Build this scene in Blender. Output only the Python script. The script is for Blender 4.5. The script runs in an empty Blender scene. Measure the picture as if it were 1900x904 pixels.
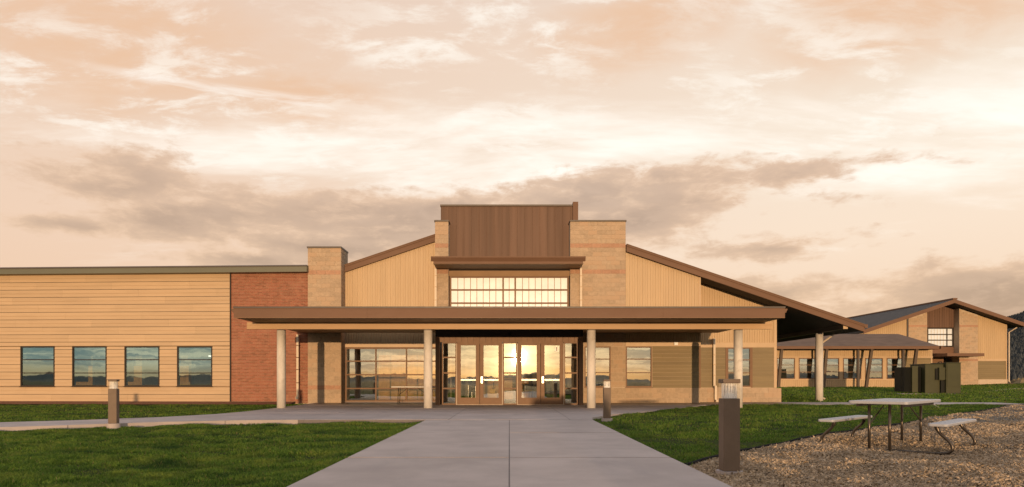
import bpy, bmesh, math, random
import numpy as np
from mathutils import Matrix, Vector
random.seed(7); rng = np.random.default_rng(7)
R = math.radians
scene = bpy.context.scene
COL = scene.collection

# ------------------------------------------------------------------ camera
FPX, CX, HY, EYE = 1265.0, 945.0, 705.0, 1.05       # focal length in photo pixels, vanishing point, eye height
cd = bpy.data.cameras.new('camera'); cam = bpy.data.objects.new('camera', cd); COL.objects.link(cam)
cam.location = (0, 0, EYE); cam.rotation_euler = (R(90), 0, 0)
cd.sensor_width = 36.0; cd.lens = 36.0 * FPX / 1900.0
cd.shift_y = (HY - 452.0) / 1900.0; cd.shift_x = (950.0 - CX) / 1900.0
cd.clip_start = 0.1; cd.clip_end = 20000
scene.camera = cam

# ------------------------------------------------------------------ light
SUN_EL, SUN_AZ = R(1.8), R(180 - 0.7)               # azimuth clockwise from +Y; the sun stands low behind the camera
sl = bpy.data.lights.new('sun', 'SUN'); sun = bpy.data.objects.new('sun', sl); COL.objects.link(sun)
sl.energy = 3.3; sl.angle = R(0.5); sl.color = (1.0, 0.64, 0.34)
sdir = Vector((math.sin(SUN_AZ) * math.cos(SUN_EL), math.cos(SUN_AZ) * math.cos(SUN_EL), math.sin(SUN_EL)))
sun.rotation_euler = sdir.to_track_quat('Z', 'Y').to_euler()
sun.location = sdir * 60

scene.view_settings.view_transform = 'Standard'; scene.view_settings.look = 'None'
scene.view_settings.exposure = 0.0; scene.view_settings.gamma = 1.0
scene.view_settings.use_curve_mapping = False
scene.cycles.max_bounces = 8; scene.cycles.transparent_max_bounces = 16
scene.cycles.caustics_reflective = False; scene.cycles.caustics_refractive = False
scene.cycles.use_denoising = True
scene.cycles.sample_clamp_indirect = 6

# ------------------------------------------------------------------ node helpers
class NT:
    def __init__(s, tree): s.t = tree; s.n = tree.nodes; s.l = tree.links
    def new(s, typ, **kw):
        n = s.n.new(typ)
        for k, v in kw.items(): setattr(n, k, v)
        return n
    def put(s, sock, v):
        if isinstance(v, bpy.types.NodeSocket): s.l.new(v, sock)
        elif v is not None:
            if hasattr(sock.default_value, '__len__') and not hasattr(v, '__len__'): v = (v,) * len(sock.default_value)
            if hasattr(v, '__len__') and len(sock.default_value) == 4 and len(v) == 3: v = (*v, 1)
            sock.default_value = v
    def math(s, op, a, b=None, c=None, clamp=False):
        n = s.new('ShaderNodeMath', operation=op); n.use_clamp = clamp
        s.put(n.inputs[0], a); s.put(n.inputs[1], b)
        if c is not None: s.put(n.inputs[2], c)
        return n.outputs[0]
    def vmath(s, op, a, b=None):
        n = s.new('ShaderNodeVectorMath', operation=op); s.put(n.inputs[0], a)
        if b is not None: s.put(n.inputs[1], b)
        return n.outputs['Value'] if op in ('DOT_PRODUCT', 'LENGTH') else n.outputs[0]
    def comb(s, x, y, z=0.0):
        n = s.new('ShaderNodeCombineXYZ'); s.put(n.inputs[0], x); s.put(n.inputs[1], y); s.put(n.inputs[2], z); return n.outputs[0]
    def mix(s, f, a, b, blend='MIX'):
        n = s.new('ShaderNodeMix', data_type='RGBA', blend_type=blend); n.clamp_factor = True
        s.put(n.inputs['Factor'], f); s.put(n.inputs[6], a); s.put(n.inputs[7], b); return n.outputs[2]
    def noise(s, v, scale, detail=4, rough=0.55, dist=0.0):
        n = s.new('ShaderNodeTexNoise'); s.put(n.inputs['Vector'], v); n.inputs['Scale'].default_value = scale
        n.inputs['Detail'].default_value = detail; n.inputs['Roughness'].default_value = rough; n.inputs['Distortion'].default_value = dist
        return n.outputs[0]
    def step(s, v, a, b, lo=0.0, hi=1.0):
        n = s.new('ShaderNodeMapRange', interpolation_type='SMOOTHSTEP'); n.clamp = True
        s.put(n.inputs[0], v); s.put(n.inputs[1], a); s.put(n.inputs[2], b); s.put(n.inputs[3], lo); s.put(n.inputs[4], hi)
        return n.outputs[0]
    def ramp(s, v, stops):
        n = s.new('ShaderNodeValToRGB'); s.put(n.inputs[0], v); e = n.color_ramp.elements
        while len(e) < len(stops): e.new(0.5)
        for el, (p, c) in zip(e, stops): el.position = p; el.color = (*c, 1)
        return n.outputs[0]

# ------------------------------------------------------------------ sky
w = bpy.data.worlds.new('World'); scene.world = w; w.use_nodes = True
W = NT(w.node_tree); W.n.clear()
w.cycles.sampling_method = 'MANUAL'; w.cycles.sample_map_resolution = 512
tc = W.new('ShaderNodeTexCoord'); D = W.vmath('NORMALIZE', tc.outputs['Generated'])
sep = W.new('ShaderNodeSeparateXYZ'); W.put(sep.inputs[0], D); dx, dy, dz = sep.outputs
el = W.math('MULTIPLY', W.math('ARCSINE', dz), 57.2958)                 # elevation in degrees
az = W.math('MULTIPLY', W.math('ARCTAN2', dx, dy), 57.2958)             # azimuth in degrees, 0 = +Y
zc = W.math('ADD', W.math('MAXIMUM', dz, 0.0), 0.16)
P = W.comb(W.math('DIVIDE', dx, zc), W.math('DIVIDE', dy, zc), 0.0)      # the high cloud sheet
base = W.ramp(W.math('DIVIDE', el, 90.0, clamp=True), [
    (0.0, (0.72, 0.43, 0.29)), (0.07, (0.87, 0.61, 0.45)), (0.125, (0.92, 0.71, 0.56)), (0.20, (0.90, 0.76, 0.63)),
    (0.29, (0.85, 0.68, 0.56)), (0.45, (0.58, 0.57, 0.60)), (1.0, (0.36, 0.45, 0.60))])
# side to side: more rose in the west half, more cream in the east
c_side = W.step(az, -40, 45)
tint = W.math('MULTIPLY', W.step(el, 46, 28), 0.65)
base = W.mix(c_side, W.mix(tint, base, (0.80, 0.54, 0.385)), W.mix(W.math('MULTIPLY', tint, 0.46), base, (0.95, 0.82, 0.65)))
n1 = W.noise(P, 0.75, 6, 0.60, 0.35)
n2 = W.noise(W.vmath('MULTIPLY', P, (0.75, 1.9, 1.0)), 1.1, 6, 0.60, 0.35)
n3 = W.noise(W.vmath('MULTIPLY', P, (1.8, 3.4, 1.0)), 2.6, 6, 0.66, 0.3)
n4 = W.noise(W.vmath('MULTIPLY', P, (0.9, 2.6, 1.0)), 2.3, 5, 0.62, 0.3)
def blob(a0, e0, wa, we, amp=1.0):
    u = W.math('DIVIDE', W.math('SUBTRACT', az, a0), wa); v = W.math('DIVIDE', W.math('SUBTRACT', el, e0), we)
    r = W.math('SQRT', W.math('ADD', W.math('MULTIPLY', u, u), W.math('MULTIPLY', v, v)))
    return W.math('MULTIPLY_ADD', r, -amp, amp)
def union(bs, k=0.25):
    m = bs[0]
    for b in bs[1:]: m = W.math('SMOOTH_MAX', m, b, k)
    return m
# broad white veil, strongest in the middle heights
veil = W.math('MULTIPLY', W.step(W.math('ADD', n2, W.math('MULTIPLY', W.math('MAXIMUM', union([blob(6, 18.2, 34, 3.6), blob(34, 17.0, 16, 4.5)]), -0.6), 0.20)), 0.42, 0.72), W.step(el, 3, 12))
veil = W.math('MULTIPLY', W.math('MULTIPLY', veil, W.step(el, 60, 30, 0.35, 1.0)), W.math('MULTIPLY_ADD', W.step(n4, 0.34, 0.60), 0.45, 0.55))
sky = W.mix(W.math('MULTIPLY', veil, 1.0), base, (1.08, 1.0, 0.90))
# peach drifts
pm = W.math('MAXIMUM', union([blob(-31, 24.5, 17, 6.5), blob(-17, 21.5, 9, 2.4), blob(31, 25.0, 13, 4.0), blob(12, 27.5, 9, 3.0)]), -0.7)
pd = W.math('ADD', W.math('MULTIPLY', pm, 0.42), W.math('MULTIPLY', W.math('SUBTRACT', n1, 0.47), 2.0))
peach = W.math('MULTIPLY', W.step(pd, -0.08, 0.42), W.math('MULTIPLY_ADD', W.step(n3, 0.36, 0.60), -0.55, 1.0))
sky = W.mix(W.math('MULTIPLY', W.math('MULTIPLY', peach, W.step(el, 60, 30, 0.3, 1.0)), 0.85), sky, (0.82, 0.52, 0.33))
# small bright ripples, in patches
rip = W.math('MULTIPLY', W.step(n3, 0.47, 0.66), W.math('MULTIPLY', W.step(W.noise(P, 1.3, 4), 0.36, 0.54), W.step(el, 13, 18)))
sky = W.mix(W.math('MULTIPLY', rip, 0.7), sky, (1.04, 0.97, 0.87))
# thin bright streak to the west
sk = W.math('MULTIPLY', W.step(blob(-21, 21.4, 13, 0.55), -0.1, 0.7), W.step(W.noise(W.comb(W.math('MULTIPLY', az, 0.12), W.math('MULTIPLY', el, 1.6)), 1.0, 5), 0.38, 0.6))
sky = W.mix(W.math('MULTIPLY', sk, 0.55), sky, (1.03, 0.96, 0.88))
# cloud bank: heap clouds, flat below and billowed above
Q = W.comb(W.math('MULTIPLY', az, 0.085), W.math('MULTIPLY', el, 0.25), 3.3)
b1 = W.noise(Q, 1.2, 6, 0.56, 0.25)
b2 = W.noise(W.vmath('MULTIPLY', Q, (1.15, 1.0, 1.0)), 3.4, 5, 0.62, 0.25)
bill = W.math('ADD', W.math('MULTIPLY', b1, 0.55), W.math('MULTIPLY', b2, 0.45))
m = union([blob(-13, 12.0, 17, 3.2), blob(-30.0, 14.4, 6.5, 2.4, 0.8), blob(8, 13.6, 9, 3.8), blob(14, 15.2, 9, 2.5, 0.9), blob(22, 15.4, 6, 1.6, 0.5), blob(28.8, 15.7, 1.8, 0.8, 0.12),
           blob(-3, 11.8, 9, 3.8), blob(-24, 12.0, 8, 2.0), blob(-20, 9.3, 9, 1.1, 0.6), blob(-33, 10.8, 5, 0.8, 0.5), blob(21, 10.2, 7, 1.0, 0.5), blob(37, 5.2, 15, 3.4), blob(19, 6.6, 10, 1.5, 0.7)], 0.22)
far = W.math('SUBTRACT', W.math('MULTIPLY', W.step(W.math('ABSOLUTE', az), 42, 60), W.step(el, 22, 6)), 0.9)     # like banks go on all round
m = W.math('MAXIMUM', W.math('MINIMUM', m, 0.52), W.math('MAXIMUM', far, -1.5))
dens = W.math('ADD', W.math('MULTIPLY', m, 0.95), W.math('MULTIPLY', W.math('SUBTRACT', bill, 0.475), 2.5))
mask = W.step(dens, -0.02, 0.34)
dark = W.mix(W.step(dens, 0.10, 0.80), (0.80, 0.545, 0.375), (0.445, 0.30, 0.22))
dark = W.mix(W.math('MULTIPLY', W.step(b2, 0.42, 0.66), 0.5), dark, (0.69, 0.475, 0.34))
sky = W.mix(W.math('MULTIPLY', mask, 0.94), sky, dark)
# the sunset side: gold round the sun, a clear teal strip low down away from it
sdot = W.vmath('DOT_PRODUCT', D, tuple(sdir))
back = W.step(dy, 0.25, -0.55)
low = W.step(el, 16, 2.0)
streak = W.noise(W.comb(W.math('MULTIPLY', az, 0.16), W.math('MULTIPLY', el, 1.9), 8.0), 1.0, 6, 0.62, 0.6)
teal = W.mix(W.step(streak, 0.42, 0.60), (0.20, 0.36, 0.40), (1.0, 0.90, 0.68))
teal = W.mix(W.math('MULTIPLY', W.step(el, 1.6, 0.2), 0.8), teal, (0.70, 0.47, 0.22))
sky = W.mix(W.math('MULTIPLY', W.math('MULTIPLY', back, low), 0.85), sky, teal)
glow = W.math('POWER', W.math('MAXIMUM', sdot, 0.0), 90.0)
glow2 = W.math('POWER', W.math('MAXIMUM', sdot, 0.0), 900.0)
sky = W.mix(1.0, sky, W.mix(glow, (0, 0, 0), (0.22, 0.17, 0.08)), 'ADD')
sky = W.mix(1.0, sky, W.mix(glow2, (0, 0, 0), (2.2, 1.6, 0.75)), 'ADD')
nish = W.new('ShaderNodeTexSky', sky_type='NISHITA'); nish.sun_disc = False
nish.sun_elevation = SUN_EL; nish.sun_rotation = SUN_AZ; nish.altitude = 300
bg1 = W.new('ShaderNodeBackground'); W.put(bg1.inputs[0], nish.outputs[0]); bg1.inputs[1].default_value = 0.03
bg2 = W.new('ShaderNodeBackground'); W.put(bg2.inputs[0], sky); bg2.inputs[1].default_value = 1.0
ad = W.new('ShaderNodeAddShader'); W.l.new(bg1.outputs[0], ad.inputs[0]); W.l.new(bg2.outputs[0], ad.inputs[1])
wo = W.new('ShaderNodeOutputWorld'); W.l.new(ad.outputs[0], wo.inputs[0])

# ------------------------------------------------------------------ materials
MAT = {}
def mat(name, col, rough=0.7, metal=0.0, var=0.10, nscale=3.0, bump=0.0, bscale=60.0, stretch=(1, 1, 1), per=None, pvar=0.25,
        col2=None, spec=0.4, dirt=None):
    m = bpy.data.materials.new(name); m.use_nodes = True; T = NT(m.node_tree)
    p = T.n['Principled BSDF']; g = T.new('ShaderNodeNewGeometry')
    pos = T.vmath('MULTIPLY', g.outputs['Position'], stretch)
    n = T.noise(pos, nscale, 6, 0.6)
    lo = tuple(c * (1 - var) for c in col); hi = tuple(min(1, c * (1 + var)) for c in col)
    c = T.mix(T.step(n, 0.3, 0.7), lo, hi)
    if per:
        if per == 'object': r = T.new('ShaderNodeObjectInfo').outputs['Random']
        else: r = g.outputs['Random Per Island']
        if col2 is not None: c = T.mix(T.step(r, 0.55, 1.0), c, col2)
        f = T.math('MULTIPLY_ADD', r, 2 * pvar, 1 - pvar)
        c = T.mix(1.0, c, T.comb(f, f, f), 'MULTIPLY')
    if dirt:                                         # stains with a shape of their own: (colour, scale, amount, stretch)
        dn = T.noise(T.vmath('MULTIPLY', g.outputs['Position'], dirt[3]), dirt[1], 6, 0.65, 0.4)
        c = T.mix(T.math('MULTIPLY', T.step(dn, 0.5, 0.75), dirt[2]), c, dirt[0])
    T.put(p.inputs['Base Color'], c)
    rn = T.noise(pos, nscale * 2.3, 4)
    T.put(p.inputs['Roughness'], T.math('MULTIPLY_ADD', rn, 0.16, rough - 0.08))
    p.inputs['Metallic'].default_value = metal; p.inputs['Specular IOR Level'].default_value = spec
    if bump:
        b = T.new('ShaderNodeBump'); b.inputs['Strength'].default_value = bump; b.inputs['Distance'].default_value = 0.01
        T.put(b.inputs['Height'], T.noise(g.outputs['Position'], bscale, 5, 0.65)); T.put(p.inputs['Normal'], b.outputs[0])
    MAT[name] = m
    return m
mat('tan_siding', (0.49, 0.35, 0.215), 0.6, var=0.05, nscale=1.2, stretch=(0.4, 1, 3), per='object', pvar=0.05, bump=0.10, bscale=90, dirt=((0.42, 0.295, 0.18), 1.3, 0.35, (0.5, 1, 1.5)))
mat('tan_metal', (0.475, 0.34, 0.195), 0.45, var=0.05, nscale=0.8, stretch=(3, 1, 0.3), dirt=((0.40, 0.28, 0.16), 2.0, 0.3, (4, 1, 0.25)))
mat('tan_trim', (0.50, 0.36, 0.22), 0.5, var=0.04, per='object', pvar=0.04)
mat('bronze', (0.165, 0.095, 0.062), 0.55, var=0.06, nscale=1.5, stretch=(0.3, 1, 1), spec=0.15, dirt=((0.19, 0.115, 0.08), 1.5, 0.4, (0.6, 1, 2)))
mat('bronze_panel', (0.145, 0.086, 0.060), 0.5, var=0.12, nscale=1.4, stretch=(3.5, 1, 0.12), per='object', pvar=0.12, spec=0.15)
mat('dark_bronze', (0.038, 0.030, 0.026), 0.45, var=0.08, spec=0.2)
mat('frame_bronze', (0.20, 0.115, 0.066), 0.5, var=0.06, spec=0.2)
mat('soffit', (0.26, 0.155, 0.075), 0.6, var=0.06, nscale=1.0)
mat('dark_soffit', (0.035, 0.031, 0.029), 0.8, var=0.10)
mat('beam_tan', (0.46, 0.30, 0.16), 0.55, var=0.05, nscale=1.2, stretch=(0.3, 1, 1))
mat('block', (0.43, 0.325, 0.225), 0.9, var=0.10, nscale=9, per='object', pvar=0.13, bump=0.75, bscale=45, col2=(0.40, 0.285, 0.19))
mat('block_isl', (0.43, 0.325, 0.225), 0.9, var=0.10, nscale=9, per='island', pvar=0.13, bump=0.75, bscale=45, col2=(0.40, 0.285, 0.19))
mat('block_red', (0.40, 0.235, 0.155), 0.9, var=0.10, nscale=9, per='object', pvar=0.10, bump=0.7, bscale=45)
mat('mortar', (0.50, 0.40, 0.295), 0.95, var=0.08, nscale=8, bump=0.5)
mat('brick', (0.285, 0.105, 0.062), 0.88, var=0.16, nscale=7, per='island', pvar=0.26, bump=0.6, bscale=50, col2=(0.235, 0.085, 0.055), dirt=((0.40, 0.20, 0.13), 1.1, 0.5, (1, 1, 0.6)))
mat('brick_mortar', (0.43, 0.30, 0.21), 0.95, var=0.12, nscale=5, bump=0.5)
mat('olive', (0.205, 0.155, 0.078), 0.6, var=0.06, nscale=1.4, stretch=(0.4, 1, 3), per='object', pvar=0.07)
mat('green_fascia', (0.135, 0.135, 0.10), 0.45, var=0.06, nscale=1, stretch=(0.3, 1, 1))
mat('cap', (0.075, 0.06, 0.052), 0.45, var=0.06)
mat('cream_pipe', (0.62, 0.52, 0.40), 0.5, var=0.05)
mat('concrete', (0.405, 0.35, 0.332), 0.75, var=0.11, nscale=0.9, bump=0.35, bscale=130, per='object', pvar=0.06, dirt=((0.315, 0.28, 0.275), 1.1, 0.65, (1, 0.35, 1)))
mat('column_concrete', (0.64, 0.60, 0.55), 0.9, var=0.12, nscale=2.5, stretch=(1, 1, 0.5), bump=0.4, bscale=60, dirt=((0.44, 0.40, 0.35), 5, 0.6, (1, 1, 0.7)))
mat('joint', (0.17, 0.15, 0.145), 0.95, var=0.1)
mat('white_panel', (0.70, 0.79, 0.90), 0.35, var=0.03, nscale=1.5, per='object', pvar=0.03)
mat('white_plastic', (0.38, 0.39, 0.425), 0.45, var=0.05, nscale=14, bump=0.1, bscale=200, dirt=((0.30, 0.30, 0.32), 6, 0.35, (1, 1, 1)))
mat('white_top', (0.80, 0.79, 0.76), 0.4, var=0.03)
mat('steel_pipe', (0.085, 0.070, 0.058), 0.3, metal=0.65, var=0.1, nscale=9, spec=0.5)
mat('strut_paint', (0.095, 0.068, 0.048), 0.5, var=0.05, spec=0.2)
mat('bollard_metal', (0.155, 0.112, 0.082), 0.5, var=0.07, nscale=5, spec=0.2, dirt=((0.18, 0.135, 0.10), 7, 0.4, (1, 1, 0.4)))
mat('shingle', (0.060, 0.058, 0.058), 0.9, var=0.25, nscale=3, bump=0.6, bscale=12)
mat('shingle_brown', (0.135, 0.092, 0.068), 0.9, var=0.2, nscale=2.5, stretch=(0.4, 1, 1), bump=0.5, bscale=9)
mat('equipment_green', (0.052, 0.053, 0.024), 0.45, var=0.07, nscale=2, spec=0.3)
mat('equipment_dark', (0.013, 0.014, 0.011), 0.5, var=0.1, spec=0.15)
mat('plaster', (0.50, 0.45, 0.38), 0.85, var=0.05)
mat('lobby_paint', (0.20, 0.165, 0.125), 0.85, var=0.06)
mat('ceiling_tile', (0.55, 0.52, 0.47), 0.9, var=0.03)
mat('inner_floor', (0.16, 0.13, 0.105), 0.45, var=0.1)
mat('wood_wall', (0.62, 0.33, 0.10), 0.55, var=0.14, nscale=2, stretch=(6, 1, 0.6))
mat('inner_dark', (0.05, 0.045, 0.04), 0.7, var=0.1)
mat('black_plastic', (0.012, 0.012, 0.013), 0.8, var=0.1, spec=0.08)
mat('red', (0.35, 0.03, 0.025), 0.5, var=0.05)
mat('yellow', (0.75, 0.42, 0.02), 0.45, var=0.05)
mat('chrome', (0.60, 0.58, 0.55), 0.35, metal=1.0, var=0.03)
mat('bark', (0.19, 0.085, 0.045), 0.95, var=0.3, nscale=12, bump=0.9, bscale=40)
mat('hill', (0.052, 0.060, 0.064), 1.0, var=0.2, nscale=0.02)  # bluish distance haze is mixed into this colour
mat('tree_far', (0.048, 0.056, 0.060), 1.0, var=0.15, nscale=0.03, per='island', pvar=0.22)  # lightened and blued to paint in haze, like the hill
mat('shrub', (0.16, 0.12, 0.06), 1.0, var=0.3, nscale=0.8, per='island', pvar=0.35)
mat('car_paint', (0.55, 0.55, 0.56), 0.3, var=0.04, spec=0.5)
mat('lens', (0.85, 0.84, 0.82), 0.25, var=0.02)

def emis(name, col, s):
    m = bpy.data.materials.new(name); m.use_nodes = True; T = NT(m.node_tree); T.n.clear()
    e = T.new('ShaderNodeEmission'); T.put(e.inputs[0], col); e.inputs[1].default_value = s
    o = T.new('ShaderNodeOutputMaterial'); T.l.new(e.outputs[0], o.inputs[0]); MAT[name] = m
emis('lamp_light', (1.0, 0.93, 0.78), 2.2)

def glass(name, refl, tint, rtint, wave=0.02, ior=1.5):
    m = bpy.data.materials.new(name); m.use_nodes = True; T = NT(m.node_tree); T.n.clear()
    g = T.new('ShaderNodeNewGeometry'); oi = T.new('ShaderNodeObjectInfo')
    b = T.new('ShaderNodeBump'); b.inputs['Strength'].default_value = wave; b.inputs['Distance'].default_value = 0.05
    off = T.comb(T.math('MULTIPLY', oi.outputs['Random'], 40.0), 0.0, 0.0)
    T.put(b.inputs['Height'], T.noise(T.vmath('ADD', g.outputs['Position'], off), 1.6, 2, 0.4))
    fr = T.new('ShaderNodeFresnel'); fr.inputs[0].default_value = ior
    outer = T.math('SUBTRACT', 1.0, g.outputs['Backfacing'])
    fac = T.math('MULTIPLY', T.math('ADD', fr.outputs[0], refl, clamp=True), outer)
    gl = T.new('ShaderNodeBsdfGlossy'); T.put(gl.inputs['Color'], rtint); gl.inputs['Roughness'].default_value = 0.012; T.put(gl.inputs['Normal'], b.outputs[0])
    tr = T.new('ShaderNodeBsdfTransparent'); T.put(tr.inputs[0], T.mix(outer, (1, 1, 1), tint))
    mx = T.new('ShaderNodeMixShader'); T.put(mx.inputs[0], fac); T.l.new(tr.outputs[0], mx.inputs[1]); T.l.new(gl.outputs[0], mx.inputs[2])
    o = T.new('ShaderNodeOutputMaterial'); T.l.new(mx.outputs[0], o.inputs[0]); MAT[name] = m
glass('glass', 0.42, (0.95, 0.96, 0.92), (0.92, 1.0, 0.95))
glass('glass_teal', 0.42, (0.80, 0.88, 0.83), (0.72, 0.95, 0.95))
glass('lens_glass', 0.03, (0.97, 0.96, 0.94), (1, 1, 1), ior=1.2)

# ------------------------------------------------------------------ mesh helpers
class MB:
    def __init__(s): s.v = []; s.f = []
    def add(s, vs, fs):
        n = len(s.v); s.v += [tuple(v) for v in vs]; s.f += [tuple(i + n for i in f) for f in fs]; return s
    def box(s, x0, x1, y0, y1, z0, z1):
        return s.add([(x0, y0, z0), (x1, y0, z0), (x1, y1, z0), (x0, y1, z0), (x0, y0, z1), (x1, y0, z1), (x1, y1, z1), (x0, y1, z1)],
                     [(0, 3, 2, 1), (4, 5, 6, 7), (0, 1, 5, 4), (1, 2, 6, 5), (2, 3, 7, 6), (3, 0, 4, 7)])
    def prism_y(s, pts, y0, y1):                      # pts (x, z) counter-clockwise as seen from -Y
        n = len(pts)
        vs = [(x, y0, z) for x, z in pts] + [(x, y1, z) for x, z in pts]
        return s.add(vs, [tuple(range(n)), tuple(range(2 * n - 1, n - 1, -1))] + [(i, i + n, (i + 1) % n + n, (i + 1) % n) for i in range(n)])
    def prism_x(s, pts, x0, x1):                      # pts (y, z)
        n = len(pts)
        vs = [(x0, y, z) for y, z in pts] + [(x1, y, z) for y, z in pts]
        return s.add(vs, [tuple(range(n - 1, -1, -1)), tuple(range(n, 2 * n))] + [(i, (i + 1) % n, (i + 1) % n + n, i + n) for i in range(n)])
    def prism_z(s, pts, z0, z1):
        n = len(pts)
        vs = [(x, y, z0) for x, y in pts] + [(x, y, z1) for x, y in pts]
        return s.add(vs, [tuple(range(n - 1, -1, -1)), tuple(range(n, 2 * n))] + [(i, (i + 1) % n, (i + 1) % n + n, i + n) for i in range(n)])
    def tube(s, pts, r, seg=10, caps=True):
        pts = [Vector(p) for p in pts]; rings = []
        up = None
        for i, p in enumerate(pts):
            d = (pts[min(i + 1, len(pts) - 1)] - pts[max(i - 1, 0)]).normalized()
            if up is None: up = Vector((0, 0, 1)) if abs(d.z) < 0.9 else Vector((1, 0, 0))
            a = d.cross(up).normalized(); b = a.cross(d).normalized(); up = b
            rr = r[i] if hasattr(r, '__len__') else r
            rings.append([p + a * rr * math.cos(2 * math.pi * k / seg) + b * rr * math.sin(2 * math.pi * k / seg) for k in range(seg)])
        vs = [v for ring in rings for v in ring]; fs = []
        for i in range(len(pts) - 1):
            for k in range(seg):
                a = i * seg + k; b = i * seg + (k + 1) % seg; fs.append((a, b, b + seg, a + seg))
        if caps: fs += [tuple(range(seg - 1, -1, -1)), tuple(range((len(pts) - 1) * seg, len(pts) * seg))]
        return s.add(vs, fs)
    def build(s, name, m, parent=None, xf=None, bevel=0.0, smooth=False, kind=None, label=None):
        me = bpy.data.meshes.new(name); me.from_pydata(s.v, [], s.f)
        bm = bmesh.new(); bm.from_mesh(me); bmesh.ops.recalc_face_normals(bm, faces=bm.faces)
        if bevel: bmesh.ops.bevel(bm, geom=bm.edges[:], offset=bevel, segments=1, affect='EDGES', clamp_overlap=True)
        bm.to_mesh(me); bm.free()
        if smooth:
            for p in me.polygons: p.use_smooth = len(p.vertices) == 4
        if m: me.materials.append(MAT[m])
        return link(name, me, parent, xf, kind, label)
def link(name, me, parent=None, xf=None, kind=None, label=None):
    o = bpy.data.objects.new(name, me); COL.objects.link(o)
    if parent is not None: o.parent = parent
    if xf is not None: o.matrix_local = xf
    if kind: o['kind'] = kind
    if label: o['label'] = label
    return o
def tag(o, label, cat=None, group=None, kind=None):
    if label: o['label'] = label
    if cat: o['category'] = cat
    if group: o['group'] = group
    if kind: o['kind'] = kind
    return o
def empty(name, loc=(0, 0, 0), rz=0.0):
    o = bpy.data.objects.new(name, None); COL.objects.link(o); o.location = loc; o.rotation_euler = (0, 0, rz); return o
def PX(px, Y): return (px - CX) / FPX * Y             # where a plane at depth Y is cut by a measured column of the photograph
def PZ(py, Y): return EYE + (HY - py) / FPX * Y
def cells(x0, x1, z0, z1, holes):                     # a rectangle minus rectangular openings, as rectangles
    xs = sorted({x0, x1, *[v for h in holes for v in h[:2] if x0 < v < x1]}); zs = sorted({z0, z1, *[v for h in holes for v in h[2:] if z0 < v < z1]})
    out = []
    for k in range(len(zs) - 1):
        run = None
        for i in range(len(xs) - 1):
            cx, cz = (xs[i] + xs[i + 1]) / 2, (zs[k] + zs[k + 1]) / 2
            hole = any(h[0] < cx < h[1] and h[2] < cz < h[3] for h in holes)
            if hole:
                if run: out.append((*run, zs[k], zs[k + 1])); run = None
            else: run = (run[0], xs[i + 1]) if run else (xs[i], xs[i + 1])
        if run: out.append((*run, zs[k], zs[k + 1]))
    return out
def wall(name, m, parent, x0, x1, y0, y1, z0, z1, holes=(), xf=None):
    b = MB()
    for c in cells(x0, x1, z0, z1, holes): b.box(c[0], c[1], y0, y1, c[2], c[3])
    return b.build(name, m, parent, xf)
def corrugated(name, m, parent, x0, x1, y, z0, ztop, holes=(), pitch=0.118, d=0.022, xf=None):
    # ribbed metal sheet facing -Y; ztop is a function of x
    b = MB(); n = int(math.ceil((x1 - x0) / pitch))
    for i in range(n):
        a = x0 + i * pitch; prof = [(0, 0), (0.40, 0), (0.52, -d), (0.88, -d), (1.0, 0)]
        for (u0, e0), (u1, e1) in zip(prof, prof[1:]):
            xa, xb = a + u0 * pitch, a + u1 * pitch
            if xa >= x1: continue
            xb = min(xb, x1); spans = [(z0, None)]
            for h in holes:
                if h[0] < (xa + xb) / 2 < h[1]: spans = [(z0, h[2]), (h[3], None)]
            for s0, s1 in spans:
                ta, tb = (ztop(xa), ztop(xb)) if s1 is None else (s1, s1)
                if ta - s0 < 0.005: continue
                b.add([(xa, y + e0, s0), (xb, y + e1, s0), (xb, y + e1, tb), (xa, y + e0, ta)], [(0, 1, 2, 3)])
    return b.build(name, m, parent, xf)
def sag(b, k=0.0022):                                 # panes are never set quite true: tip and twist them by a hair
    (xa, ya, za), (xb_, yb_, zb_) = b.v[0], b.v[6]; p, q = random.uniform(-k, k), random.uniform(-k, k)
    b.v = [(x, y + p * (x - xa) + q * (z - za), z) for x, y, z in b.v]; return b
def window(parent, x0, x1, z0, z1, y, hz=(), vt=(), m='dark_bronze', g='glass', t=0.055, d=0.09, mt=0.045, xf=None, name='window', pane='pane', sill=True):
    """frame set in the opening, its rails and the separate panes"""
    hz = sorted(hz); vt = sorted(vt); b = MB()
    b.box(x0, x0 + t, y, y + d, z0, z1); b.box(x1 - t, x1, y, y + d, z0, z1)
    b.box(x0 + t, x1 - t, y, y + d, z0, z0 + t); b.box(x0 + t, x1 - t, y, y + d, z1 - t, z1)
    zs = [z0 + t] + [v for z in hz for v in (z - mt / 2, z + mt / 2)] + [z1 - t]
    xs = [x0 + t] + [v for x in vt for v in (x - mt / 2, x + mt / 2)] + [x1 - t]
    for x in vt: b.box(x - mt / 2, x + mt / 2, y + 0.004, y + d - 0.004, z0 + t, z1 - t)
    for z in hz:
        for i in range(0, len(xs), 2): b.box(xs[i], xs[i + 1], y + 0.008, y + d - 0.008, z - mt / 2, z + mt / 2)
    o = b.build(name, m, parent, xf)
    for k in range(0, len(zs), 2):
        for i in range(0, len(xs), 2):
            pb = MB().box(xs[i] - 0.006, xs[i + 1] + 0.006, y + d * 0.5, y + d * 0.5 + 0.012, zs[k] - 0.006, zs[k + 1] + 0.006)
            sag(pb).build(pane, g, o)
    if sill: MB().box(x0 - 0.03, x1 + 0.03, y - 0.05, y - 0.002, z0 - 0.035, z0 - 0.004).build('sill', m, o)
    return o
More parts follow.
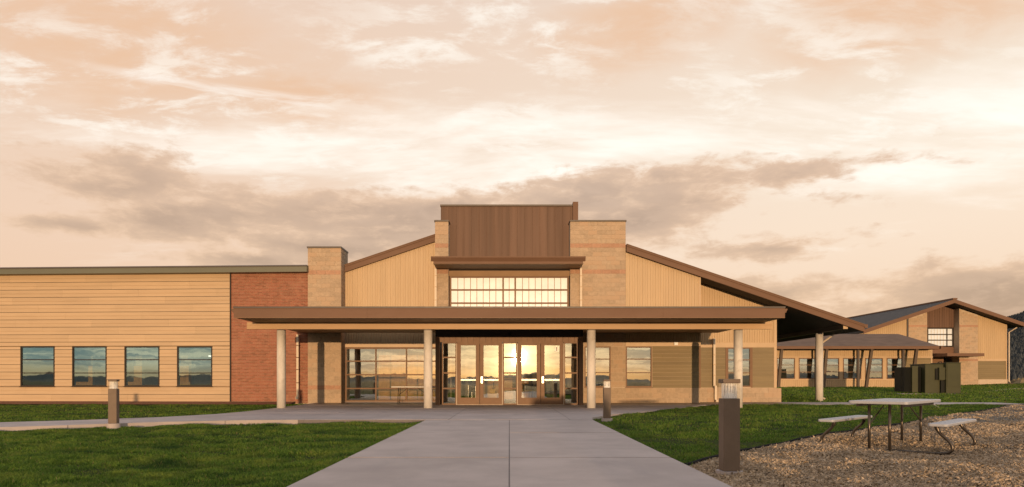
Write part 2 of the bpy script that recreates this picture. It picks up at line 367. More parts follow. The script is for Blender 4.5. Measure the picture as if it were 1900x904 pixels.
def butt(cs, k, L=3.66):
    out = []
    for x0, x1, z0, z1 in cs:
        x = x0
        while x < x1 - 0.01:
            n = (math.floor((x + k * 1.27 + 100) / L + 1e-6) + 1) * L - k * 1.27 - 100
            n = x1 if n > x1 - 0.5 else n
            out.append((x, n, z0, z1)); x = n
    return out
def lap_boards(parent, m, x0, x1, y, z0, z1, pitch, holes=(), xf=None, mid=True, lip=0.016, gap=0.006, name='siding_board'):
    n = int(round((z1 - z0) / pitch)); pitch = (z1 - z0) / n
    for k in range(n):
        a, c = z0 + k * pitch, z0 + (k + 1) * pitch
        for q in butt(cells(x0, x1, a, c, holes), k):
            h0, h1 = q[2], q[3]
            if h1 - h0 > 0.6 * pitch and mid:
                zm = (h0 + h1) / 2
                pts = [(0.0, h0 + gap), (-lip, h0 + gap + 0.002), (-lip * 0.6, zm - 0.006), (-lip * 0.05, zm - 0.004), (-lip * 0.05, zm + 0.004), (-lip * 0.9, zm + 0.006), (-lip * 0.5, h1), (0.0, h1)]
            else: pts = [(0.0, h0 + gap), (-lip, h0 + gap + 0.002), (-lip * 0.2, h1), (0.0, h1)]
            MB().prism_x([(y + p[0], p[1]) for p in pts], q[0] + 0.002, q[1] - 0.002).build(name, m, parent, xf)
BLOCKS = {}
def block_mesh(w, h):
    key = (round(w, 3), round(h, 3))
    if key not in BLOCKS:
        b = MB().box(-w / 2, w / 2, -0.012, 0.03, -h / 2, h / 2)
        me = bpy.data.meshes.new('block'); me.from_pydata(b.v, [], b.f)
        bm = bmesh.new(); bm.from_mesh(me); bmesh.ops.recalc_face_normals(bm, faces=bm.faces)
        bmesh.ops.bevel(bm, geom=[e for e in bm.edges if all(v.co.y < 0 for v in e.verts)], offset=0.006, segments=1, affect='EDGES')
        bm.to_mesh(me); bm.free(); me.materials.append(None); BLOCKS[key] = me
    return BLOCKS[key]
def blockwork(parent, x0, x1, y, z0, z1, red=(), holes=(), ch=0.2, bw=0.41, single=True, j=0.011):
    """running-bond blocks on a face at y looking to -Y; single: each one an object, else one joined mesh"""
    n = int(round((z1 - z0) / ch)); ch = (z1 - z0) / n; jm = MB()
    for k in range(n):
        a, c = z0 + k * ch, z0 + (k + 1) * ch
        xs = [x0]; t = x0 + (bw if k % 2 else bw / 2)
        while t < x1 - 0.08: xs.append(t); t += bw
        xs.append(x1)
        isred = any(r0 <= (a + c) / 2 <= r1 for r0, r1 in red)
        for p, q in zip(xs, xs[1:]):
            for (u0, u1, v0, v1) in cells(p, q, a, c, holes):
                if u1 - u0 < 0.04 or v1 - v0 < 0.04: continue
                if single and not 3.15 < (a + c) / 2 < 4.2:      # the courses behind the canopy edge are never seen singly
                    o = link('block', block_mesh(u1 - u0 - j, v1 - v0 - j), parent)
                    o.location = ((u0 + u1) / 2, y + random.uniform(-0.003, 0.002), (v0 + v1) / 2)
                    o.material_slots[0].link = 'OBJECT'; o.material_slots[0].material = MAT['block_red' if isred else 'block']
                else:
                    e = random.uniform(-0.003, 0.002)
                    jm.box(u0 + j / 2, u1 - j / 2, y - 0.012 + e, y + 0.03, v0 + j / 2, v1 - j / 2)
    if jm.v: return jm.build('blockwork', 'block_isl', parent, kind='stuff')

# ------------------------------------------------------------------ ground
def smooth(a, b, x):
    t = np.clip((x - a) / (b - a), 0, 1); return t * t * (3 - 2 * t)
_tab = np.random.default_rng(3).random((256, 256))
def vnoise(x, y, sc, seed=0):
    u, v = np.asarray(x, float) / sc + seed * 17.3, np.asarray(y, float) / sc + seed * 9.7
    i, j = np.floor(u).astype(int), np.floor(v).astype(int); f, g = u - i, v - j
    f, g = f * f * (3 - 2 * f), g * g * (3 - 2 * g); T = lambda a, b: _tab[a % 256, b % 256]
    return (T(i, j) * (1 - f) + T(i + 1, j) * f) * (1 - g) + (T(i, j + 1) * (1 - f) + T(i + 1, j + 1) * f) * g
def ground_z(x, y):
    x = np.asarray(x, float); y = np.asarray(y, float)
    z = -0.065 + 0.022 * np.sin(x * 1.3 + 0.7 * np.sin(y * 0.9)) * np.sin(y * 1.1 + 0.5) * smooth(0.3, 2.0, np.abs(np.abs(x) - 2.2)) + 0.010 * np.sin(x * 3.1 + y * 1.7) * np.sin(y * 2.9 - x * 0.8)
    z = z + 0.045 * smooth(2.6, 5.0, x) * smooth(9, 14, y)
    z = z - 0.05 * smooth(2.25, 2.9, -x) * (1 - smooth(17.5, 20, y + 0.45 * np.maximum(-x - 8.5, 0)))
    rise = smooth(33, 58, y) * smooth(10, 18, x) * 0.42 + smooth(48, 66, y) * smooth(38, 50, x) * 0.25
    z = z + rise * (1 - smooth(80, 160, y))
    d = np.hypot(x, y)
    z = z - 3.0 * smooth(110, 500, d)
    return z
def grid_mesh(name, xs, ys, zf, m):
    X, Y = np.meshgrid(xs, ys); Z = zf(X, Y); nx, ny = len(xs), len(ys)
    v = np.stack([X, Y, Z], -1).reshape(-1, 3)
    i = np.arange(nx * ny).reshape(ny, nx); f = np.stack([i[:-1, :-1], i[:-1, 1:], i[1:, 1:], i[1:, :-1]], -1).reshape(-1, 4)
    return np_mesh(name, v, f, m, True)
def np_mesh(name, v, f, m, smooth_=False):
    me = bpy.data.meshes.new(name); k = f.shape[1]
    me.vertices.add(len(v)); me.vertices.foreach_set('co', np.ascontiguousarray(v, np.float32).ravel())
    me.loops.add(f.size); me.loops.foreach_set('vertex_index', np.ascontiguousarray(f, np.int32).ravel())
    me.polygons.add(len(f)); me.polygons.foreach_set('loop_start', np.arange(0, f.size, k, dtype=np.int32))
    me.polygons.foreach_set('use_smooth', np.full(len(f), smooth_))
    me.update(calc_edges=True); me.validate()
    me.materials.append(MAT[m]); return link(name, me)
def ground_mat():
    m = bpy.data.materials.new('ground'); m.use_nodes = True; T = NT(m.node_tree); p = T.n['Principled BSDF']
    g = T.new('ShaderNodeNewGeometry'); pos = g.outputs['Position']
    n = T.noise(pos, 0.9, 7, 0.62); n2 = T.noise(pos, 9.0, 5, 0.6)
    c = T.mix(T.step(n, 0.3, 0.72), (0.026, 0.040, 0.010), (0.050, 0.068, 0.017))
    c = T.mix(T.math('MULTIPLY', T.step(n2, 0.45, 0.7), 0.6), c, (0.050, 0.040, 0.020))
    s = T.new('ShaderNodeSeparateXYZ'); T.put(s.inputs[0], pos)
    far = T.math('MAXIMUM', T.step(T.vmath('LENGTH', pos), 95, 130), T.step(s.outputs[1], -6, -9))
    fld = T.mix(T.noise(pos, 0.012, 5), (0.17, 0.12, 0.065), (0.10, 0.095, 0.05))
    c = T.mix(far, c, fld); T.put(p.inputs['Base Color'], c); p.inputs['Roughness'].default_value = 1.0; p.inputs['Specular IOR Level'].default_value = 0.1
    b = T.new('ShaderNodeBump'); b.inputs['Strength'].default_value = 0.8; b.inputs['Distance'].default_value = 0.03
    T.put(b.inputs['Height'], T.noise(pos, 22, 5, 0.7)); T.put(p.inputs['Normal'], b.outputs[0]); MAT['ground'] = m
ground_mat()
def axis(segs):
    out = []
    for a, b, s in segs: out += list(np.arange(a, b, s))
    return np.array(out + [segs[-1][1]])
gx = axis([(-6000, -600, 600), (-600, -100, 50), (-100, -30, 5), (-30, 30, 0.4), (30, 100, 2.5), (100, 600, 50), (600, 6001, 600)])
gy = axis([(-6000, -600, 600), (-600, -60, 45), (-60, 0, 5), (0, 40, 0.4), (40, 100, 1.5), (100, 600, 50), (600, 6001, 600)])
tag(grid_mesh('ground', gx, gy, ground_z, 'ground'), 'green lawn and fields round the school', kind='structure')

def clip(poly, x0, x1, y0, y1):
    def cut(ps, ax, v, keep):
        out = []
        for i in range(len(ps)):
            a, b = ps[i - 1], ps[i]; ia, ib = keep(a[ax], v), keep(b[ax], v)
            if ia != ib:
                t = (v - a[ax]) / (b[ax] - a[ax]); out.append((a[0] + t * (b[0] - a[0]), a[1] + t * (b[1] - a[1])))
            if ib: out.append(b)
        return out
    ge = lambda p, v: p >= v; le = lambda p, v: p <= v
    for ax, v, k in ((0, x0, ge), (0, x1, le), (1, y0, ge), (1, y1, le)):
        poly = cut(poly, ax, v, k)
        if len(poly) < 3: return []
    return poly
def area(p): return 0.5 * sum(p[i - 1][0] * p[i][1] - p[i][0] * p[i - 1][1] for i in range(len(p)))
def paving(name, poly, xj, yj, top, label):
    root = empty(name); tag(root, label, kind='structure')
    j = 0.008; jy = 0.028
    xa, xb, ya, yb = xj[0], xj[-1], yj[0], yj[-1]
    for x in xj[1:-1]:
        c = clip(poly, x - j, x + j, ya, yb)
        if len(c) >= 3: MB().prism_z(c, top - 0.14, top - 0.004).build('joint_seal', 'joint', root)
    for y in yj[1:-1]:
        c = clip(poly, xa, xb, y - jy, y + jy)
        if len(c) >= 3: MB().prism_z(c, top - 0.14, top - 0.0055).build('joint_seal', 'joint', root)
    for x0, x1 in zip(xj, xj[1:]):
        for y0, y1 in zip(yj, yj[1:]):
            c = clip(poly, x0 + j, x1 - j, y0 + jy, y1 - jy)
            if len(c) >= 3 and abs(area(c)) > 0.03:
                if area(c) < 0: c = c[::-1]
                q = [p for i, p in enumerate(c) if math.dist(p, c[i - 1]) > 1e-4]
                MB().prism_z(q, top - 0.15, top + random.uniform(-0.002, 0.002)).build('slab', 'concrete', root)
    return root
PATH = [(-2.19, 1.0), (2.19, 1.0), (2.19, 17.9), (-2.19, 17.9)]
paving('path', PATH, [-3, 0, 3], [1.0, 4.89, 9.22, 13.55, 17.9], 0.0, 'broad grey concrete path leading to the entrance doors')
PLAZA = [(-2.19, 17.9), (2.19, 17.9), (2.3, 18.9), (3.15, 20.7), (5.1, 23.3), (6.6, 25.8), (8.05, 28.2), (9.2, 28.9), (11.3, 29.0), (16.5, 29.2),
         (22.5, 29.6), (22.5, 31.6), (15.0, 31.9), (12.9, 32.0), (12.9, 32.4), (-8.9, 32.4), (-8.75, 29.0), (-8.7, 25.0), (-8.75, 22.6), (-9.0, 20.9), (-9.8, 19.2), (-11.3, 17.7),
         (-13.4, 16.3), (-18.0, 14.1), (-26.0, 11.6), (-26.0, 9.9), (-17.5, 12.5), (-12.6, 14.25), (-10.2, 15.75), (-8.6, 16.95), (-7.1, 17.6), (-5.5, 17.88)]
paving('plaza', PLAZA, [-27, -22, -17.5, -13.4, -10.2, -7.3, -5.4, -3.5, -1.6, 1.6, 3.5, 5.4, 7.3, 9.2, 11.3, 14, 17, 20, 23], [9, 17.9, 21.5, 25.05, 28.3, 33.0], 0.004, 'concrete forecourt before the entrance with walks curving off both sides')

EDGE = [(2.2, 8.55), (2.33, 8.68), (2.86, 9.42), (3.47, 10.14), (4.64, 11.45), (5.91, 12.75), (7.3, 14.0), (8.91, 15.6), (11.2, 18.0), (14.0, 20.9), (17.0, 24.0), (20.2, 27.2), (28, 33.5)]
def catmull(p, n=8):
    out = []
    for i in range(len(p) - 1):
        a, b, c, d = np.array(p[max(i - 1, 0)]), np.array(p[i]), np.array(p[i + 1]), np.array(p[min(i + 2, len(p) - 1)])
        for t in np.linspace(0, 1, n, endpoint=False): out.append(tuple(0.5 * (2 * b + (c - a) * t + (2 * a - 5 * b + 4 * c - d) * t * t + (3 * b - a - 3 * c + d) * t ** 3)))
    return out + [tuple(p[-1])]
EC = catmull(EDGE)
ex, ey = np.array([p[0] for p in EC]), np.array([p[1] for p in EC])
def in_chips(x, y): return (x > 2.19) & (y < np.interp(x, ex, ey))
def chip_z(x, y):
    x = np.asarray(x, float); y = np.asarray(y, float)
    m = 0.08 * vnoise(x, y, 2.6, 4) + 0.18 * vnoise(x, y, 0.95, 1) + 0.055 * vnoise(x, y, 0.36, 2) + 0.014 * vnoise(x, y, 0.13, 3) - 0.10
    m = np.maximum(m, 0.0) * (0.2 + 0.8 * smooth(0.8, 2.2, np.hypot(x - 6.1, y - 10.75))) + 0.01
    return ground_z(x, y) + 0.018 + m * smooth(2.25, 3.2, x) * smooth(0.0, 0.6, np.interp(x, ex, ey) - y)
def in_poly(poly, x, y):
    r = np.zeros(x.shape, bool); n = len(poly)
    for i in range(n):
        (xa, ya), (xb, yb) = poly[i - 1], poly[i]
        c = (ya > y) != (yb > y)
        with np.errstate(divide='ignore', invalid='ignore'): xi = (xb - xa) * (y - ya) / (yb - ya) + xa
        r ^= c & (x < xi)
    return r
# the wood chip bed: sheet, then loose chips
mat('chip_bed', (0.15, 0.130, 0.105), 1.0, var=0.45, nscale=26, bump=1.0, bscale=35)
mat('chip', (0.43, 0.33, 0.225), 0.85, var=0.2, nscale=4, per='island', pvar=0.6, col2=(0.21, 0.17, 0.13), spec=0.2)
us = np.linspace(0, 1, 260); xs_ = np.concatenate([np.linspace(2.2, 12, 130), np.linspace(12.3, 28, 70)])
V = []; 
for x in xs_:
    y1 = np.interp(x, ex, ey); yy = 2 + (y1 - 2) * us; V.append(np.stack([np.full_like(yy, x), yy, chip_z(np.full_like(yy, x), yy)], -1))
V = np.array(V); nx, ny = V.shape[:2]; i = np.arange(nx * ny).reshape(nx, ny)
tag(np_mesh('mulch_bed', V.reshape(-1, 3), np.stack([i[:-1, :-1], i[1:, :-1], i[1:, 1:], i[:-1, 1:]], -1).reshape(-1, 4), 'chip_bed', True), 'brown bed of wood chips round the picnic table', kind='structure')
def in_view(x, y, mgn=0.06): return (np.abs(x) < y * (0.755 + mgn) + 0.6)
def scatter(n, x0, x1, y0, y1, power):                # points, denser towards the camera
    y = y0 + (y1 - y0) * rng.random(n) ** power; x = x0 + (x1 - x0) * rng.random(n); return x, y
px_, py_ = [], []
for n, a, b, c, d in ((90000, 2.2, 9, 5.4, 9.5), (90000, 2.2, 14, 9.0, 15), (40000, 7, 24, 14, 27)):
    x, y = scatter(n, a, b, c, d, 1.0); k = in_chips(x, y) & in_view(x, y); px_.append(x[k]); py_.append(y[k])
x, y = np.concatenate(px_), np.concatenate(py_); n = len(x)
L = rng.uniform(0.012, 0.040, n) * (1 + y / 40); wd = L * rng.uniform(0.18, 0.42, n); th = rng.uniform(0.005, 0.013, n)
a = rng.uniform(0, 2 * np.pi, n); tl = rng.normal(0, 0.55, n); z = chip_z(x, y) + rng.uniform(0.0, 0.016, n)
u = np.stack([np.cos(a) * np.cos(tl), np.sin(a) * np.cos(tl), np.sin(tl)], -1); vv = np.stack([-np.sin(a), np.cos(a), rng.normal(0, 0.3, n)], -1)
c = np.stack([x, y, z], -1); up = np.array([0, 0, 1.0])
q = np.stack([c - u * L[:, None] - vv * wd[:, None], c - u * L[:, None] * 0.8 + vv * wd[:, None], c + u * L[:, None], c + up * th[:, None] * 2 + u * L[:, None] * 0.1], 1)
f = (np.arange(n) * 4)[:, None, None] + np.array([[0, 2, 1], [0, 2, 3], [2, 1, 3], [1, 0, 3]])[None]
tag(np_mesh('wood_chips', q.reshape(-1, 3), f.reshape(-1, 3), 'chip'), 'loose tan wood chips scattered over the bed', 'wood chips', kind='stuff')

# lawn blades
def grass_mat():
    m = bpy.data.materials.new('grass'); m.use_nodes = True; T = NT(m.node_tree); p = T.n['Principled BSDF']
    g = T.new('ShaderNodeNewGeometry'); pos = g.outputs['Position']; r = g.outputs['Random Per Island']
    c = T.mix(r, (0.062, 0.125, 0.016), (0.175, 0.285, 0.042))
    c = T.mix(T.math('MULTIPLY', T.step(T.noise(pos, 1.3, 5), 0.46, 0.64), 0.8), c, (0.185, 0.245, 0.040))
    c = T.mix(T.math('MULTIPLY', T.step(T.noise(pos, 0.9, 6, 0.68), 0.5, 0.66), 0.85), c, (0.035, 0.085, 0.020))
    c = T.mix(T.step(r, 0.93, 1.0), c, (0.27, 0.22, 0.09))
    T.put(p.inputs['Base Color'], c); p.inputs['Roughness'].default_value = 0.7; p.inputs['Specular IOR Level'].default_value = 0.25
    tr = T.new('ShaderNodeBsdfTranslucent'); T.put(tr.inputs[0], c); mx = T.new('ShaderNodeMixShader'); mx.inputs[0].default_value = 0.4
    T.l.new(p.outputs[0], mx.inputs[1]); T.l.new(tr.outputs[0], mx.inputs[2]); T.l.new(mx.outputs[0], T.n['Material Output'].inputs[0]); MAT['grass'] = m
grass_mat()
gxs, gys, gh, gw = [], [], [], []
for n, a, b, c_, d, h, wd_ in ((210000, -9, -2.15, 5.6, 10, 0.060, 0.0050), (210000, -13.5, -2.15, 10, 18, 0.060, 0.0075), (120000, -26, -8.6, 13, 31, 0.055, 0.012),
                               (60000, 2.15, 8, 8.5, 14, 0.06, 0.0065), (160000, 2.15, 20, 13, 30, 0.06, 0.011), (150000, 9, 52, 30, 66, 0.09, 0.028)):
    x, y = scatter(n, a, b, c_, d, 1.15)
    k = in_view(x, y) & ~in_poly(PLAZA, x, y) & ~in_chips(x - 0.03, y + 0.05) & (np.abs(x) > 2.175) & ~((x < 12.7) & (y > 30.35))
    cl = np.clip(0.2 + 0.9 * (0.45 * vnoise(x, y, 0.55, 5) + 0.35 * vnoise(x, y, 0.24, 6) + 0.20 * vnoise(x, y, 0.10, 7)) + 0.25 * (vnoise(x, y, 2.2, 8) - 0.5), 0, 1)
    cl = smooth(0.40, 0.92, cl)
    k &= rng.random(n) < 0.22 + 0.9 * cl
    gxs.append(x[k]); gys.append(y[k]); gh.append((h * rng.uniform(0.45, 1.15, n) * (0.40 + 0.95 * cl))[k]); gw.append(np.full(k.sum(), wd_))
x, y, h, wd = map(np.concatenate, (gxs, gys, gh, gw)); n = len(x)
a = rng.uniform(0, 2 * np.pi, n); la = rng.uniform(0, 2 * np.pi, n); ll = h * rng.uniform(0.15, 0.8, n); z = ground_z(x, y) - 0.004
s = np.stack([np.cos(a), np.sin(a), np.zeros(n)], -1) * wd[:, None] * rng.uniform(0.7, 1.3, n)[:, None]
b0 = np.stack([x, y, z], -1); tip = b0 + np.stack([np.cos(la) * ll, np.sin(la) * ll, h], -1); md = b0 + np.stack([np.cos(la) * ll * 0.25, np.sin(la) * ll * 0.25, h * 0.6], -1)
q = np.stack([b0 - s, b0 + s, md + s * 0.8, md - s * 0.8, tip], 1)
f = (np.arange(n) * 5)[:, None, None] + np.array([[0, 1, 2], [0, 2, 3], [3, 2, 4]])[None]
tag(np_mesh('grass', q.reshape(-1, 3), f.reshape(-1, 3), 'grass'), 'short green lawn grass on both sides of the path', 'grass', kind='stuff')
# black plastic edging
eb = MB(); eb.tube([(p[0], p[1], float(ground_z(p[0], p[1])) + 0.05) for p in EC], 0.028, 8)
for p, q in zip(EC, EC[1:]):
    za, zb = float(ground_z(*p)), float(ground_z(*q)); eb.add([(*p, za - 0.05), (*q, zb - 0.05), (*q, zb + 0.03), (*p, za + 0.03)], [(0, 1, 2, 3)])
tag(eb.build('garden_edging', 'black_plastic', smooth=True), 'black plastic edging between lawn and wood chips', 'edging')

# ------------------------------------------------------------------ the school building
YF, YR, YR2, YE, YC = 31.0, 31.8, 32.2, 28.5, 25.4      # front wall, left recess, right recess, entrance, columns
RT = lambda x: 8.98 - 0.338 * abs(x)                    # top of the hall roof
S = empty('school_building', (0, 31, 0))
tag(S, 'long tan school building with gabled hall, brown entrance canopy and brick wall', 'building')
S.location = (0, 0, 0)

# --- left wing, turned a little away
th_ = R(-2.87); WX = Matrix.Translation((-9.165, 31.12, 0)) @ Matrix.Rotation(th_, 4, 'Z')
def wx(px): 
    t = (px - CX) / FPX; return (t * 31.12 + 9.165) / (math.cos(th_) - t * math.sin(th_))
def wz(py, lx): return EYE + (HY - py) / FPX * (31.12 + lx * math.sin(th_))
wl, wb = -23.0, wx(428)
wins = []
for p0, p1 in ((38, 101.5), (134, 198), (231, 296), (328.5, 394)):
    a, b = wx(p0), wx(p1); wins.append((a, b, wz(717, a), wz(643, a)))
wing = wall('wing_wall', 'inner_dark', S, wl, wb, 0.02, 0.25, -0.1, 5.95, wins, WX)  # dark colour stands in for the shadow lines in the lap gaps
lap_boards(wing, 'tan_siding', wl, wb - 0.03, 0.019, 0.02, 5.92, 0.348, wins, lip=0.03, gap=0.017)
for a, b, z0, z1 in wins:
    h = (z1 - z0) / 3
    window(S, a, b, z0, z1, -0.012, [z0 + h, z0 + 2 * h], xf=WX, g='glass_teal')
MB().box(wb - 0.03, wb + 0.02, -0.035, 0.02, -0.05, 5.92).build('corner_trim', 'dark_bronze', S, WX)
bw_ = MB().box(wb + 0.02, -0.02, 0.03, 0.25, -0.1, 5.95).build('brick_wall', 'brick_mortar', S, WX)
bb = MB(); k = 0; zz = 0.0
while zz < 5.9:
    x = wb + 0.022 - (0.10 if k % 2 else 0)
    while x < -0.03:
        x0, x1 = max(x, wb + 0.022), min(x + 0.194, -0.03); e = random.uniform(-0.002, 0.002)
        if x1 - x0 > 0.02: bb.box(x0, x1, 0.018 + e, 0.034, zz + 0.004, zz + 0.058)
        x += 0.204
    zz += 0.0678; k += 1
bb.build('bricks', 'brick', bw_, kind='stuff')
fa = MB().prism_x([(-0.38, 5.93), (-0.38, 6.17), (-0.32, 6.22), (0.3, 6.30), (0.3, 5.93)], wl - 0.5, 0.05).build('roof_edge', 'green_fascia', S, WX)
MB().prism_x([(0.3, 6.00), (0.3, 6.26), (13.0, 6.8), (13.0, 6.5)], wl - 0.5, 0.4).build('wing_roof', 'shingle', S, WX)
MB().prism_x([(-0.40, 6.165), (-0.40, 6.215), (-0.3, 6.255), (-0.3, 6.165)], wl - 0.5, 0.05).build('drip_edge', 'cap', fa)
MB().box(wl, 0.3, 12.6, 12.8, -0.1, 6.5).box(wl - 0.2, wl, 0.02, 12.8, -0.1, 6.3).build('rear_wall', 'tan_trim', S, WX)
# rooms behind the wing windows
rm = MB().box(wl, -0.05, 5.4, 5.5, 0, 3.0).box(-0.25, -0.1, 0.3, 5.4, 0, 3.0)
for a in (wx(116), wx(214), wx(312)): rm.box(a - 0.06, a + 0.06, 2.2, 5.4, 0, 3.0)
rm.build('room_wall', 'plaster', S, WX)
MB().box(wl, -0.05, 0.26, 5.4, 2.98, 3.05).build('room_ceiling', 'ceiling_tile', S, WX)
MB().box(wl, -0.05, 0.26, 5.4, -0.05, 0.02).build('room_floor', 'inner_floor', S, WX)
for p0, p1, zy in ((249, 269, 656), (340, 384, 661), (345, 384, 684)):
    a, b = wx(p0) * 1.02, wx(p1) * 1.02
    MB().box(a, b, 2.6, 2.7, PZ(zy + (4 if b - a < 0.7 else 1.2), 34.2), PZ(zy - (4 if b - a < 0.7 else 1.2), 34.2)).build('ceiling_lamp', 'lamp_light', S, WX)
for a, b, z0, z1 in wins:
    MB().box(a + 0.2, b - 0.25, 3.2, 3.9, 0.02, 0.95).box(a + 0.1, a + 0.6, 4.6, 5.3, 0.02, 1.8).build('cupboard', 'wood_wall', S, WX)

# --- block pillar at the left of the hall
xa, xb = PX(571, YF), PX(632.5, YF); pt = PZ(460.5, YF)
core = MB().box(xa + 0.004, xb, YF, YF + 1.3, -0.1, pt).build('block_pillar', 'mortar', S)
blockwork(core, xa, xb, YF, 0.0, pt, red=((PZ(506.5, YF), PZ(499, YF)), (PZ(722, YF), PZ(718, YF) + 0.06)))
MB().box(xa - 0.03, xb + 0.03, YF - 0.045, YF + 1.33, pt + 0.002, pt + 0.07).build('cap', 'cap', core)
# side of the pillar towards the recess
sb_ = MB()
for k in range(35):
    for t in range(2):
        y0 = YF + 0.01 + (0.0 if t == 0 else (0.40 if k % 2 else 0.6)); y1 = YF + ((0.40 if k % 2 else 0.6) if t == 0 else 1.29)
        sb_.box(xb - 0.01, xb + 0.012, y0 + 0.006, y1 - 0.006, k * pt / 35 + 0.006, (k + 1) * pt / 35 - 0.006)
sb_.build('blockwork', 'block_isl', core, kind='stuff')

# --- gable wall left of the tower, over the storefront (recessed)
tx = PX(832, YF)                                       # inner edge of the tower blocks: -2.77
gl0, gl1 = xb, PX(807, YF)
corrugated('ribbed_wall', 'tan_metal', S, gl0 - 0.0, gl1 + 0.1, YR, PZ(638, YR), lambda x: RT(x) - 0.30)
MB().prism_y([(gl0, 3.4), (gl1 + 0.1, 3.4), (gl1 + 0.1, RT(gl1) - 0.32), (gl0, RT(gl0) - 0.32)], YR + 0.03, YR + 0.2).build('gable_backing', 'inner_dark', S)
sh0, sh1 = PZ(644.5, YR), PZ(638, YR)
MB().box(gl0, -3.1, YR - 0.035, YR + 0.1, sh0, sh1).build('header_trim', 'tan_trim', S)
MB().box(gl0, -3.1, YR + 0.03, YR + 0.2, sh1, 3.4).build('header_wall', 'inner_dark', S)
# rakes and roof
def rake(x0, x1, y):
    q = 'rake_board'
    pts = lambda lo, hi: [(x0, RT(x0) - lo), (x1, RT(x1) - lo), (x1, RT(x1) - hi), (x0, RT(x0) - hi)]
    MB().prism_y(pts(0.34, 0.10), y, y + 0.10).build(q, 'bronze', S)
    MB().prism_y(pts(0.10, 0.022), y - 0.035, y + 0.10).build(q, 'bronze', S)
    MB().prism_y(pts(0.020, 0.0), y - 0.06, y + 0.10).build('drip_edge', 'frame_bronze', S)
rake(gl0 + 0.02, gl1 + 0.05, YR - 0.16)
XE = 16.05; rxe = PX(1161, YF) + 0.003
rake(rxe, XE, YF - 0.22)
RB = 52.0
def roof_slab(x0, x1, y0, y1, lo, hi, name, m):
    return MB().prism_y([(x0, RT(x0) - lo), (x1, RT(x1) - lo), (x1, RT(x1) - hi), (x0, RT(x0) - hi)], y0, y1).build(name, m, S)
roof_slab(-8.9, -3.36, YR - 0.05, RB, 0.16, 0.004, 'hall_roof', 'shingle')
roof_slab(rxe, XE - 0.02, YF - 0.115, RB, 0.16, 0.004, 'hall_roof', 'shingle')
roof_slab(0.0, rxe, YF + 1.3, RB, 0.16, 0.004, 'hall_roof', 'shingle')
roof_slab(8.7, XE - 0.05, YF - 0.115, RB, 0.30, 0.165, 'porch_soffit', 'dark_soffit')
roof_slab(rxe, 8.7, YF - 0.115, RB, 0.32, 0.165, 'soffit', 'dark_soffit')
MB().box(XE - 0.02, XE + 0.12, YF - 0.25, RB, RT(XE) - 0.16, RT(XE) + 0.0).build('gutter', 'bronze', S)

# --- tower
tw = PX(818, 31.6)
TX0, TX1 = PX(818, 31.6), -PX(818, 31.6)
MB().box(TX0, TX1, 31.62, 31.8, 3.4, PZ(382, 31.6)).build('tower_wall', 'bronze', S)
npan = 18; pw = (TX1 - TX0) / npan; tz0, tz1 = PZ(480, 31.6), PZ(383, 31.6)
for i in range(npan):                                   # standing-seam panels
    a = TX0 + i * pw
    MB().prism_z([(a, 31.62), (a, 31.585), (a + 0.018, 31.585), (a + 0.022, 31.61), (a + pw * 0.5, 31.612), (a + pw - 0.004, 31.61), (a + pw - 0.004, 31.62)], tz0, tz1).build('seam_panel', 'bronze_panel', S)
MB().box(TX0 - 0.03, TX1 + 0.02, 31.55, 31.86, tz1 + 0.002, tz1 + 0.075).build('cap', 'cap', S)
MB().box(TX1 - 0.24, TX1 + 0.0, 31.40, 33.8, 7.9, PZ(375.5, 31.5)).build('parapet_end', 'bronze', S)
MB().box(TX0, TX0 + 0.2, 31.8, 36, 6, tz1).box(TX0, TX1, 36, 36.2, 6, tz1).build('tower_side', 'bronze', S)
bt = PZ(411.5, YF)
c1 = MB().box(PX(807, YF) + 0.004, tx, YF, YF + 1.0, 3.3, bt).build('block_pier', 'mortar', S)
red2 = ((PZ(461, YF), PZ(457.5, YF) + 0.05), (PZ(506.5, YF), PZ(499, YF)))
blockwork(c1, PX(807, YF), tx, YF, 3.5, bt, red=red2, ch=0.2)
MB().box(PX(807, YF) - 0.03, tx + 0.03, YF - 0.045, YF + 1.0, bt + 0.002, bt + 0.07).build('cap', 'cap', c1)
rx0, rx1 = -tx, PX(1161, YF)
c2 = MB().box(rx0, rx1 - 0.004, YF, YF + 1.2, 3.3, bt).build('block_tower', 'mortar', S)
blockwork(c2, rx0, rx1, YF, 3.5, bt, red=red2, ch=0.2)
MB().box(rx0 - 0.03, rx1 + 0.03, YF - 0.045, YF + 1.23, bt + 0.002, bt + 0.07).build('cap', 'cap', c2)
# clerestory window of white translucent panels
CY = YF + 0.3
cz1, cz0 = PZ(512.5, CY), 3.7
MB().box(tx, -tx, CY - 0.03, CY + 0.2, cz1, PZ(474, YF)).build('clerestory_header', 'soffit', S)
cw = window(S, tx + 0.03, -tx - 0.03, cz0, cz1, CY, [PZ(538, CY), PZ(562.5, CY), PZ(562.5, CY) - 0.6], [PX(933.5, CY), PX(956, CY)], m='frame_bronze', g='white_panel', t=0.08, mt=0.075, name='clerestory_window', sill=False)
x = tx + 0.11
fin = MB(); xs = []
seg = [(tx + 0.11, PX(933.5, CY) - 0.04, 8), (PX(933.5, CY) + 0.04, PX(956, CY) - 0.04, 2), (PX(956, CY) + 0.04, -tx - 0.11, 8)]
for a, b, n in seg:
    for i in range(1, n): xs.append(a + (b - a) * i / n)
for x in xs: MB().box(x - 0.011, x + 0.011, CY + 0.02, CY + 0.044, cz0 + 0.08, cz1 - 0.08).build('glazing_bar', 'frame_bronze', cw)
